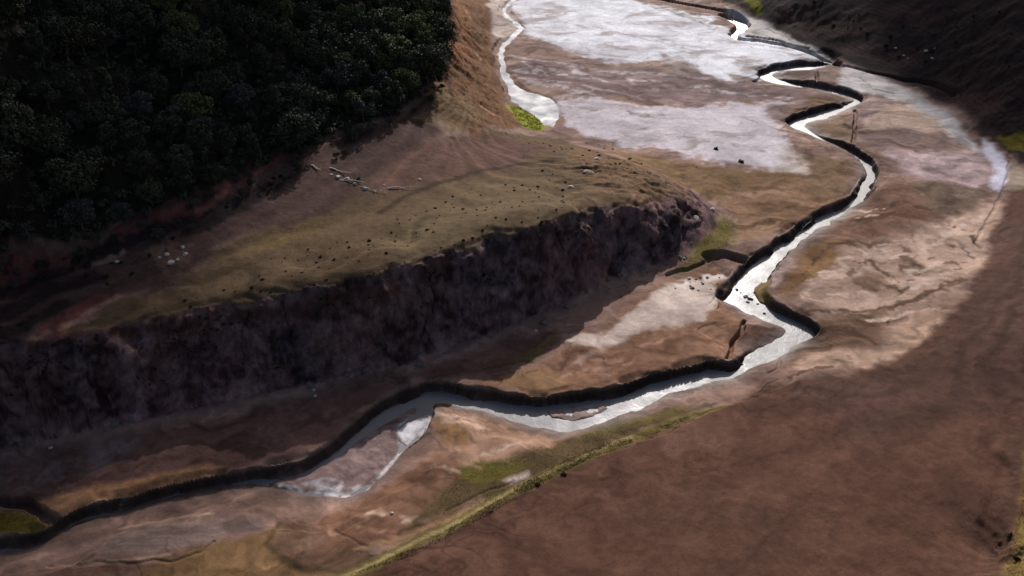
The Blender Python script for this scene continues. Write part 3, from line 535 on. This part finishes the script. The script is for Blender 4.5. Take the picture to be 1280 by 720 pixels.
Qf = hit(FIELD); zone[inpoly(cx, cy, Qf)] = 1
cz = Zm[:-1, :-1].ravel()
zone[inpoly(cx, cy, hit(HILL)) & (cx > 0)] = 4
zone[(cx < 150) & (cz > 2.5) & (zone == 0)] = 2
zone[inpoly(cx, cy, Q) & (zone != 4)] = 5
zone[inpoly(cx, cy, hit(FOREST))] = 3
zone[(cy > 700) & (cx < 0)] = 3; zone[(cy > 700) & (cx >= 0) & (cz > 6)] = 4
for zi, nm in enumerate(['mud_flat', 'field', 'plateau', 'hillside', 'far_hillside', 'cliff']):
    fq = FQ[zone == zi]
    if len(fq) == 0: continue
    uq, inv = np.unique(fq, return_inverse=True)
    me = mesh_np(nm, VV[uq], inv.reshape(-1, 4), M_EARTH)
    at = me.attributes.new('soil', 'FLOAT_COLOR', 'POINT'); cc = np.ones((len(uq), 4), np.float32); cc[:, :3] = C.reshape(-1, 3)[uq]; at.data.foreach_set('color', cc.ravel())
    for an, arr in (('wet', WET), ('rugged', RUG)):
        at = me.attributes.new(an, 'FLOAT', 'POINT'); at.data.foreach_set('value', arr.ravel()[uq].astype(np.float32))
    if nm != 'cliff': me.normals_split_custom_set_from_vertices(NRM.reshape(-1, 3)[uq].astype(np.float32))
    o = bpy.data.objects.new(nm, me); COL.objects.link(o); tag(o, kind='structure')
def sheet(nm, maskv, z, m):
    d = maskv.copy()
    for _ in range(2):
        q = d.copy(); q[1:] |= d[:-1]; q[:-1] |= d[1:]; q[:, 1:] |= d[:, :-1]; q[:, :-1] |= d[:, 1:]; d = q
    fm = d[:-1, :-1].ravel(); fq = FQ[fm]; uq, inv = np.unique(fq, return_inverse=True)
    v = VV[uq].copy(); v[:, 2] = z; me = mesh_np(nm, v, inv.reshape(-1, 4), m); o = bpy.data.objects.new(nm, me); COL.objects.link(o); tag(o, kind='structure')
frame = (np.abs(X) < 900) & (Y > 60) & (Y < 900)
sheet('river', (Z < WL) & frame, WL, M_WATER)
sheet('pool', PM & (Z < -.25), -.25, M_POOL)

# ------------------------------------------------------------------ broken cloud lumps out of view, added to shade chosen ground
def shade_cloud_mat():
    m, n, l, bs = mat("shade_cloud_vapour"); geo = n.new('ShaderNodeNewGeometry'); a = N(n, 'ShaderNodeTexNoise', Scale=.03, Detail=6); l.new(geo.outputs['Position'], a.inputs['Vector'])
    mr = N(n, 'ShaderNodeMapRange'); l.new(a.outputs[0], mr.inputs[0]); mr.inputs[1].default_value = .3; mr.inputs[2].default_value = .7; mr.inputs[3].default_value = .10; mr.inputs[4].default_value = .32
    bs.inputs['Base Color'].default_value = (.85, .85, .86, 1); bs.inputs['Roughness'].default_value = 1; l.new(mr.outputs[0], bs.inputs['Alpha']); return m
M_SHADE_CLOUD = shade_cloud_mat(); SUN = Vector((math.sin(R(SUN_AZ)) * math.cos(R(SUN_EL)), math.cos(R(SUN_AZ)) * math.cos(R(SUN_EL)), math.sin(R(SUN_EL))))
def cloud(blobs, alt):
    bm = bmesh.new(); rr = random.Random(len(blobs))
    for (a, b_, rad) in blobs:
        g = hit([(a, b_)])[0]; base = Vector((g[0], g[1], 10)) + SUN * (alt / SUN.z)
        for k in range(4):
            c = base + Vector((rr.uniform(-.5, .5) * rad, rr.uniform(-.5, .5) * rad, rr.uniform(-.1, .25) * rad)); s_ = rad * rr.uniform(.5, .85)
            res = bmesh.ops.create_icosphere(bm, subdivisions=3, radius=1)
            for v in res['verts']:
                d = v.co.copy(); q = 1 + .16 * math.sin(d.x * 5 + k) * math.cos(d.y * 6 + a) + .1 * math.sin(d.z * 9 + d.x * 7); v.co = c + Vector((d.x * s_ * q, d.y * s_ * q, d.z * s_ * q * .5))
    for f in bm.faces: f.smooth = True
    o = bpy.data.objects.new('cloud', bm_mesh('cloud', bm, M_SHADE_CLOUD)); COL.objects.link(o); tag(o, kind='structure')
def bm_mesh(nm, bm, m):
    me = bpy.data.meshes.new(nm); bm.normal_update(); bm.to_mesh(me); bm.free(); me.materials.append(m); return me
cloud([(-100,40,60),(60,40,60),(180,60,45),(60,150,50),(160,170,40),(-60,220,50),(60,270,36),(140,250,26),(280,30,40),(-60,340,36),(20,390,26),(-80,480,36),(0,520,26),(90,540,20),(-60,600,26),(320,130,22),(200,520,16),(290,525,12),(380,500,11),(40,640,12),(130,670,11),(0,720,14),(230,690,9),(300,720,9),(90,720,12)], 900)
cloud([(1100,0,26),(1170,15,30),(1240,40,40),(1300,90,34),(1200,-20,50),(1280,-10,60),(1400,60,60),(1290,120,16),(1200,50,16),(1040,0,14)], 950)

# ------------------------------------------------------------------ vegetation and stones
rng = np.random.default_rng(7); random.seed(7)
def quads(cent, nrm, size, asp=1.0):
    n = len(cent); r = rng.normal(size=(n, 3)); t = np.cross(nrm, r); t /= np.linalg.norm(t, axis=1, keepdims=True) + 1e-9; bt = np.cross(nrm, t)
    s = size[:, None]; t = t * s; bt = bt * s * asp
    V = np.stack([cent - t - bt * .6, cent + t * .4 - bt, cent + t + bt * .6, cent - t * .4 + bt], 1).reshape(-1, 3)
    return V, np.arange(n * 4).reshape(n, 4)
def crown_mesh(nm, h0, h1, rad, nclump, nleaf, leaf, m, cone=False):
    cs_ = []
    for k in range(nclump):
        while True:
            p = rng.uniform(-1, 1, 3)
            if (p ** 2).sum() < 1: break
        zz = (p[2] * .5 + .5); rr = rad * ((1 - zz) * .95 + .12 if cone else 1.0)
        cs_.append((p[0] * rr, p[1] * rr, h0 + (h1 - h0) * zz, rad * rng.uniform(.28, .46) * (.75 if cone else 1)))
    cents, nrms = [], []
    for (a, b_, c_, r_) in cs_:
        d = rng.normal(size=(nleaf, 3)); d /= np.linalg.norm(d, axis=1, keepdims=True); q = rng.uniform(.55, 1.05, (nleaf, 1)) * r_
        pc = d * q * np.array([1, 1, .8]) + np.array([a, b_, c_]); cents.append(pc); nn = d + rng.normal(size=(nleaf, 3)) * .55; nrms.append(nn / np.linalg.norm(nn, axis=1, keepdims=True))
    cents = np.vstack(cents); nrms = np.vstack(nrms)
    V, f = quads(cents, nrms, rng.uniform(.6, 1.3, len(cents)) * leaf); return mesh_np(nm, V, f, m, False)
def tube(bm, p0, p1, r0, r1, n=7):
    p0, p1 = Vector(p0), Vector(p1); q = (p1 - p0).to_track_quat('Z', 'Y'); rings = []
    for p, r in ((p0, r0), (p1, r1)):
        rings.append([bm.verts.new(p + q @ Vector((math.cos(6.2832 * k / n) * r, math.sin(6.2832 * k / n) * r, 0))) for k in range(n)])
    for k in range(n): bm.faces.new((rings[0][k], rings[0][(k + 1) % n], rings[1][(k + 1) % n], rings[1][k]))
    bm.faces.new(rings[1]); bm.faces.new(rings[0][::-1])
def bm_mesh(nm, bm, m):
    me = bpy.data.meshes.new(nm); bm.normal_update(); bm.to_mesh(me); bm.free(); me.materials.append(m); return me
def trunk_mesh(nm, h, rad, r0):
    bm = bmesh.new(); p = Vector((0, 0, -.6)); r = r0
    pts = [p]
    for k in range(4):
        q = Vector((random.uniform(-.3, .3), random.uniform(-.3, .3), h * (k + 1) / 4)); tube(bm, p, q, r, r * .75); p = q; r *= .75; pts.append(p)
    for k in range(7):
        b0 = pts[random.choice((2, 3))] ; a = k * .9 + random.random(); e_ = Vector((math.cos(a) * rad * .7, math.sin(a) * rad * .7, b0.z + h * random.uniform(.12, .35))); mid = b0.lerp(e_, .5) + Vector((0, 0, .4))
        tube(bm, b0, mid, r0 * .38, r0 * .24, 5); tube(bm, mid, e_, r0 * .24, r0 * .08, 5)
    return bm_mesh(nm, bm, m=M_BARK)
KIND = {}
for key, a in {'broad': (2.6, 8.2, 4.4, 26, 100, .25, M_LEAF, False), 'dense': (1.8, 9.6, 3.9, 30, 100, .25, M_LEAF, False), 'pointed': (1.2, 10.5, 3.3, 30, 80, .23, M_LEAF, True), 'grey': (2.0, 7.6, 3.8, 20, 90, .22, M_LEAFG, False), 'bare': (3.0, 8.6, 3.4, 9, 26, .16, M_LEAFG, False), 'green': (2.2, 8.8, 5.0, 30, 110, .26, M_LEAFB, False)}.items():
    KIND[key] = [(crown_mesh('crown', *a[:2], a[2], *a[3:]), trunk_mesh('trunk', a[1] * .72, a[2], .28)) for _ in range(3 if key in ('broad', 'dense') else 2)]
LAB = {'bare': 'nearly leafless grey tree with bare limbs in the dark left forest', 'broad': 'dark green tree with a wide rounded crown in the shaded forest on the left hillside', 'dense': 'tall dark tree with a dense upright crown in the shaded forest on the left hillside',
       'pointed': 'dark narrow tree with a pointed crown in the shaded forest on the left hillside', 'grey': 'greyish thin-leaved tree among the dark forest on the left hillside', 'green': 'brighter green leafy tree in the forest on the left hillside near the spur'}
def place_tree(x_, y_, key, s, label=None):
    cr, tr = random.choice(KIND[key]); e_ = bpy.data.objects.new('tree', None); COL.objects.link(e_); e_.location = (x_, y_, float(height(x_, y_)) - .1); e_.rotation_euler = (0, 0, random.uniform(0, 6.28))
    e_.scale = (s * random.uniform(.9, 1.1), s * random.uniform(.9, 1.1), s * random.uniform(.9, 1.15)); e_.empty_display_size = .5
    tag(e_, label or LAB[key], 'tree', None if label else 'trees of the forest on the left hillside')
    for nm, me in (('crown', cr), ('trunk', tr)):
        o = bpy.data.objects.new(nm, me); COL.objects.link(o); o.parent = e_
    return e_
def poisson(Qp, rmin, n, tries=40000, seed=1):
    g = np.random.default_rng(seed); lo = Qp.min(0); hi = Qp.max(0); pts = []; cell = {}
    for _ in range(tries):
        p = g.uniform(lo, hi); k = (int(p[0] // rmin), int(p[1] // rmin))
        if any(np.hypot(*(p - q)) < rmin for i in (-1, 0, 1) for j in (-1, 0, 1) for q in cell.get((k[0] + i, k[1] + j), ())): continue
        if not inpoly(np.array([p[0]]), np.array([p[1]]), Qp)[0]: continue
        cell.setdefault(k, []).append(p); pts.append(p)
        if len(pts) >= n: break
    return np.array(pts)
QF = hit(FOREST); tp = poisson(QF, 7.6, 1400)
tz = height(tp[:, 0], tp[:, 1]); tpx, tpy = topx(tp[:, 0], tp[:, 1], tz + 5)
vis = (tpx > -25) & (tpx < 1300) & (tpy > -25) & (tpy < 745)
order = np.argsort(np.hypot(tp[:, 0], tp[:, 1])); vi = [i for i in order if vis[i]]
rest = [i for i in range(len(tp)) if not vis[i]] + vi[256:]
special = {}
for (sx_, sy_, key, s, lb) in [(248,128,'green',1.25,'bright olive green tree standing out in the middle of the dark left forest'),(287,122,'grey',1.15,'pale grey pointed tree just right of the bright olive green tree in the forest'),(432,22,'green',1.2,'largest bright green tree at the top of the forest, left of the spur'),(545,90,'green',.9,'green tree at the lower tip of the forest above the orange bank')]:
    dpx = (tpx - sx_) ** 2 + (tpy - sy_) ** 2; special[int(np.argmin(dpx))] = (key, s, lb)
for i in vi[:256]:
    if i in special: k_, s, lb = special[i]; place_tree(*tp[i], k_, s, lb); continue
    f = fbm(np.array([tp[i][0]]), np.array([tp[i][1]]), 50, 2, 5)[0]
    g_ = random.random() + (.32 if tpx[i] > 330 and tpy[i] < 120 else .03)
    key = 'green' if g_ > 1.0 else 'bare' if random.random() < .07 else 'grey' if random.random() < .10 + .12 * (tpx[i] < 260) else random.choice(['broad', 'broad', 'dense', 'pointed'])
    place_tree(*tp[i], key, random.uniform(.75, 1.6))
FR = poisson(hit([(-20,322),(100,302),(200,272),(300,224),(400,178),(480,148),(545,106),(556,118),(500,162),(415,200),(310,250),(210,298),(110,328),(-20,348)]), 3.4, 40, 20000, 44)
for p in FR: place_tree(p[0], p[1], random.choice(['broad', 'grey', 'dense', 'grey']), random.uniform(.25, .55), 'small scrubby tree on the ragged lower fringe of the left forest')['group'] = 'scrub along the lower edge of the forest'
# the rest of the wood, out of the picture and far off, as one mass
def bake(items, nm, m):
    Vs, Fs, off = [], [], 0
    for me, x_, y_, z_, s, a in items:
        v = np.empty(len(me.vertices) * 3, np.float32); me.vertices.foreach_get('co', v); v = v.reshape(-1, 3) * s; ca, sa = math.cos(a), math.sin(a)
        v = np.stack([v[:, 0] * ca - v[:, 1] * sa + x_, v[:, 0] * sa + v[:, 1] * ca + y_, v[:, 2] + z_], 1); Vs.append(v); Fs.append(np.arange(len(v)).reshape(-1, 4) + off); off += len(v)
    return mesh_np(nm, np.vstack(Vs), np.vstack(Fs), m, False)
its = [(random.choice(KIND[random.choice(['broad', 'dense'])])[0], tp[i][0], tp[i][1], tz[i] - .1, random.uniform(.8, 1.2), random.uniform(0, 6)) for i in rest]
o = bpy.data.objects.new('forest', bake(its, 'forest', M_LEAF)); COL.objects.link(o); tag(o, 'dark distant forest continuing over the left hillside', 'forest', kind='stuff')

def shrub_mesh(r, n, leaf, m):
    d = rng.normal(size=(n, 3)); d[:, 2] = np.abs(d[:, 2]); d /= np.linalg.norm(d, axis=1, keepdims=True)
    lump = 1 + .3 * np.sin(d[:, 0] * 5 + 1) * np.cos(d[:, 1] * 4 + r * 7)
    p = d * (rng.uniform(.35, 1, (n, 1)) * r) * lump[:, None] * np.array([1, 1, .75]); nn = d + rng.normal(size=(n, 3)) * .6; nn /= np.linalg.norm(nn, axis=1, keepdims=True)
    V, f = quads(p, nn, rng.uniform(.6, 1.2, n) * leaf); return mesh_np('shrub', V, f, m, False)
SH = [shrub_mesh(.75, 110, .16, M_SHRUB) for _ in range(5)]
up_ = poisson(QF, 3.6, 3200, 60000, 12); uz = height(up_[:, 0], up_[:, 1])
o = bpy.data.objects.new('undergrowth', bake([(random.choice(SH), p[0], p[1], z_, random.uniform(1.6, 3.4), random.uniform(0, 6)) for p, z_ in zip(up_, uz)], 'undergrowth', M_LEAF)); COL.objects.link(o); tag(o, 'dark low undergrowth between the forest trees', 'undergrowth', kind='stuff')
def put(me, nm, px_, py_, s, label, cat, group=None, xy=None, squash=1, rot=None, dz=0):
    if xy is None: xy = hit([(px_, py_)])[0]
    o = bpy.data.objects.new(nm, me); COL.objects.link(o); o.location = (xy[0], xy[1], float(height(xy[0], xy[1])) + dz); o.scale = (s, s * random.uniform(.8, 1.2), s * squash)
    o.rotation_euler = rot or (0, 0, random.uniform(0, 6.28)); tag(o, label, cat, group); return o
def shrubs(px_poly, n, rmin, smin, smax, label, group, seed, clump=True):
    Qp = hit(px_poly); g = np.random.default_rng(seed); pts = poisson(Qp, rmin, n * 3, 20000, seed)
    if clump: 
        f = fbm(pts[:, 0], pts[:, 1], 13, 2, seed); pts = pts[np.argsort(-f - 1.6 * g.random(len(f)))][:n]
    for p in pts[:n]: put(random.choice(SH), 'low_shrub', 0, 0, smin + (smax - smin) * random.random() ** 1.8, label, 'shrub', group, xy=p, squash=random.uniform(.7, 1.1))
shrubs([(190,392),(300,330),(420,300),(520,265),(600,232),(690,220),(730,250),(690,290),(620,296),(560,316),(490,342),(440,360),(360,374),(270,378)], 150, 2.3, .25, .85, 'tiny dark shrub dotted on the olive plateau above the cliff', 'shrubs dotted over the plateau', 3, False)
shrubs([(660,180),(760,190),(800,212),(770,255),(720,270),(700,230),(640,205)], 38, 1.8, .3, 1.0, 'small dark shrub on the rough stony crest near the plateau nose', 'shrubs on the rough plateau crest', 4)
shrubs([(640,168),(700,172),(770,186),(860,205),(930,212),(860,212),(760,198),(690,186)], 16, 2, .5, 1.0, 'small dark shrub on the slope just above the white mud edge', 'shrubs above the white mud edge', 5)
shrubs([(0,330),(120,305),(240,268),(330,225),(420,190),(380,220),(280,285),(160,345),(40,400),(0,430)], 28, 2.2, .7, 1.6, 'dark shrub on the banded reddish slope below the forest', 'shrubs on the slope below the forest', 6)
shrubs([(-10,452),(60,448),(130,425),(260,390),(360,386),(470,368),(560,330),(640,312),(560,345),(440,385),(300,400),(120,450),(20,500)], 40, 1.6, .5, 1.1, 'dark shrub clinging to the upper edge of the cliff', 'shrubs along the cliff edge', 8)
shrubs([(990,10),(1060,50),(1140,80),(1210,110),(1290,170),(1290,0),(1000,0)], 32, 3.0, .9, 2.0, 'dark shrub on the dark hillside in the upper right', 'shrubs on the upper right hillside', 9, False)
for q in [(895,187,1.5,'round dark bush on the white mud edge, nearer the middle of the lake bed'),(927,203,1.7,'round dark bush at the white mud edge, rightmost of the two'),(447,226,1.7,'round dark bush beside the pale driftwood on the plateau'),(705,594,1.0,'small dark bush on the pale grass bank beside the brown field'),(672,607,.9,'small dark bush at the lower bend of the grass bank beside the brown field'),(1263,668,1.1,'dark bush on the grassy mound in the bottom right corner'),(1271,698,1.3,'lowest dark bush on the grassy mound in the bottom right corner')]:
    put(random.choice(SH), 'bush', q[0], q[1], q[2], q[3], 'bush')
# stones
def rock_mesh(sub, sd, m):
    bm = bmesh.new(); bmesh.ops.create_icosphere(bm, subdivisions=sub, radius=1); r = random.Random(sd); ax = [(Vector((r.uniform(-1, 1), r.uniform(-1, 1), r.uniform(-.6, 1))).normalized(), r.uniform(.55, .85)) for _ in range(9)]
    for v in bm.verts:
        for a, k in ax:
            q = v.co.dot(a)
            if q > k: v.co -= a * (q - k) * .9
        v.co *= 1 + .07 * math.sin(v.co.x * 7 + sd) * math.cos(v.co.y * 6); v.co.z *= .62
    return bm_mesh('boulder', bm, m)
RK = [rock_mesh(3, k, M_ROCK) for k in range(5)]; RD = [rock_mesh(3, k + 9, M_DARKROCK) for k in range(3)]
def rock(px_, py_, s, label, group=None, dark=False, z=None):
    xy = hit([(px_, py_)])[0] if z is None else unproj([(px_, py_)], z)[0]
    return put(random.choice(RD if dark else RK), 'boulder', 0, 0, s, label, 'boulder', group, xy=xy, squash=random.uniform(.8, 1.1), dz=.1 * s)
for px_, py_, s in [(422,222,1.0),(433,225,1.3),(444,231,.8),(456,236,1.1),(468,240,.8),(414,218,.7),(480,232,.6),(525,224,.8)]: rock(px_, py_, s, 'pale boulder in the rubble heap beside the driftwood on the plateau', 'rubble heap below the forest')
for px_, py_, s in [(208,318,1.0),(213,329,1.2),(222,325,.7),(232,318,.8),(200,322,.6),(146,326,.7),(228,310,.7)]: rock(px_, py_, s, 'pale boulder in the cluster at the left end of the olive plateau', 'boulders at the left end of the plateau')
for px_, py_, s, lb in [(747,200,1.6,'flat pale boulder on the plateau crest, topmost of the four there'),(735,217,1.9,'wide tan boulder on the plateau crest below the flat pale one'),(714,235,1.2,'narrow tan boulder on the plateau crest, leftmost of the four'),(765,241,.8,'small white boulder on the plateau crest nearest the cliff'),(392,487,.7,'upper pale stone of the two at the dark foot of the cliff'),(394,495,.6,'lower pale stone of the two at the dark foot of the cliff'),(63,560,.7,'single white stone in the shadow at the lower left cliff foot'),(855,323,.6,'white stone on the green strip below the plateau nose'),(670,414,.7,'pale stone at the cliff foot above the peninsula'),(870,268,1.6,'pale slab on the end of the plateau nose'),(890,262,1.2,'tan boulder at the very tip of the plateau nose'),(490,642,.5,'small stone on the brown mud by the near shore')]: rock(px_, py_, s, lb)
for px_, py_, s in [(932,371,.9),(938,374,1.0),(935,378,.7),(921,362,.7),(947,380,.5),(955,392,.6),(926,366,.4)]: rock(px_, py_, s, 'dark stone breaking the white water of the river bend', 'stones in the river bend', True, WL).location.z = WL
for px_, py_, s in [(1120,58,1.0),(1130,68,.8),(1135,72,.7),(1157,66,1.3),(1165,75,1.0),(1168,62,.6)]: rock(px_, py_, s, 'pale boulder on the dark upper right hillside', 'boulders on the upper right hillside')
for px_, py_, s in [(862,352,1.0),(871,348,.9),(880,350,1.2),(868,358,1.1),(888,345,.8),(878,357,.8),(893,352,.7),(858,360,.7),(853,356,.6),(846,358,.5),(874,353,.4),(884,344,.5),(890,357,.5),(900,347,.4),(865,351,.4),(877,362,.5),(884,361,.4),(860,354,.4)]: rock(px_ + random.uniform(-5, 5), py_ + random.uniform(-4, 4), s * random.uniform(.35, .85), 'pale boulder in the broken heap above the river bend', 'broken boulders above the river bend', random.random() < .3)
tal = np.random.default_rng(31)
for k in range(46):
    f = tal.random(); P0 = np.array(CLIFF_BOT)[:13]; i_ = min(int(f * 12), 11); q = P0[i_] + (P0[i_ + 1] - P0[i_]) * tal.random()
    rock(q[0] + tal.normal() * 6, q[1] + tal.normal() * 5 - 1, .35 + 1.0 * tal.random() ** 3, 'dark boulder lying in the shaded scree at the foot of the cliff', 'boulders at the cliff foot', True)
# driftwood
def log_mesh(L, r, br):
    bm = bmesh.new(); p = Vector((-L / 2, 0, 0)); rr = r
    for k in range(5):
        q = Vector((-L / 2 + L * (k + 1) / 5, random.uniform(-.12, .12) * L / 5, random.uniform(-.03, .06) * L)); tube(bm, p, q, rr, rr * .82); p = q; rr *= .82
        if br and k > 0:
            a = random.choice((-1, 1)); tube(bm, p, p + Vector((L * .12, a * L * .16, L * .08)), rr * .6, rr * .15, 5); tube(bm, p + Vector((L * .06, a * L * .08, L * .04)), p + Vector((L * .16, a * L * .08, L * .12)), rr * .35, rr * .1, 5)
    return bm_mesh('driftwood', bm, M_WOOD)
for k, (px_, py_, L, a, lb) in enumerate([(425,215,9,-.5,'long bleached log pointing down the slope, upper left of the rubble heap'),(440,228,8,-.15,'bleached log across the middle of the rubble heap'),(465,238,10,-.4,'long bleached log at the lower right of the rubble heap'),(500,236,8,.2,'thin bleached branch right of the rubble heap'),(395,210,5,-.8,'short bleached branch left of the rubble heap')]):
    put(log_mesh(L, .28, True), 'driftwood', px_, py_, 1, lb, 'driftwood', rot=(0, 0, a), dz=.35)
xy = unproj([(1005,287)], WL)[0]; o = put(log_mesh(7, .22, True), 'driftwood', 0, 0, 1, 'white dead branch sticking up out of the river below the far bank', 'driftwood', xy=xy, rot=(0, -.6, .5)); o.location.z = WL + 1.0
# pond weed and bank grass: uncountable
def blades(px_polys, n, hgt, wid, m, nm, label, cat, seed, flat=.0):
    g = np.random.default_rng(seed); P_ = []
    for poly, frac in px_polys:
        Qp = hit(poly); k = 0; need = int(n * frac); lo, hi = Qp.min(0), Qp.max(0)
        while k < need:
            c = g.uniform(lo, hi, (need * 3, 2)); c = c[inpoly(c[:, 0], c[:, 1], Qp)]; 
            f = fbm(c[:, 0], c[:, 1], 4, 3, seed); c = c[f + g.random(len(f)) * .8 > .1]; P_.append(c[:need - k]); k += len(c[:need - k])
            if len(c) == 0: break
    c = np.vstack(P_); z_ = height(c[:, 0], c[:, 1]); nB = len(c); a = g.uniform(0, 6.28, nB); h = hgt * g.uniform(.5, 1.2, nB); wv = np.stack([np.cos(a), np.sin(a), 0 * a], 1) * wid * g.uniform(.6, 1.3, (nB, 1))
    b0 = np.stack([c[:, 0], c[:, 1], z_ - .02], 1); top = b0 + np.stack([g.normal(size=nB) * h * .4, g.normal(size=nB) * h * .4, h], 1)
    V = np.stack([b0 - wv, b0 + wv, top + wv * .3, top - wv * .3], 1).reshape(-1, 3); o = bpy.data.objects.new(nm, mesh_np(nm, V, np.arange(nB * 4).reshape(-1, 4), m, False)); COL.objects.link(o); tag(o, label, cat, kind='stuff')
blades([([(637,132),(650,134),(668,144),(680,156),(675,164),(660,162),(645,150)], 1.0)], 1100, .35, .22, M_MOSS, 'water_weed', 'bright green weed growing at the edge of the white pool', 'water weed', 21)
blades([([(890,290),(905,272),(920,280),(918,302),(890,322),(860,337),(835,345),(860,325)], .08), ([(640,612),(740,558),(800,535),(900,502),(850,526),(760,562),(650,620)], .25), ([(555,610),(620,578),(740,532),(850,506),(760,552),(620,628),(540,652)], .12), ([(1256,740),(1262,680),(1276,640),(1284,580),(1330,560),(1330,760)], .2), ([(0,640),(25,637),(50,645),(60,655),(50,663),(0,666)], .05), ([(430,722),(520,684),(640,616),(650,622),(520,694)], .1)], 20000, .20, .06, M_GRASS, 'grass', 'short olive grass along the banks and the field edge', 'grass', 22)
blades([(FIELD[1:11] + [(1250,420),(1262,560),(1236,760),(420,760)], 1.0)], 52000, .08, .07, M_STUB, 'stubble', 'sparse dry brown stubble over the bare field', 'stubble', 23)
print("built", NR, NC, len(bpy.data.objects))
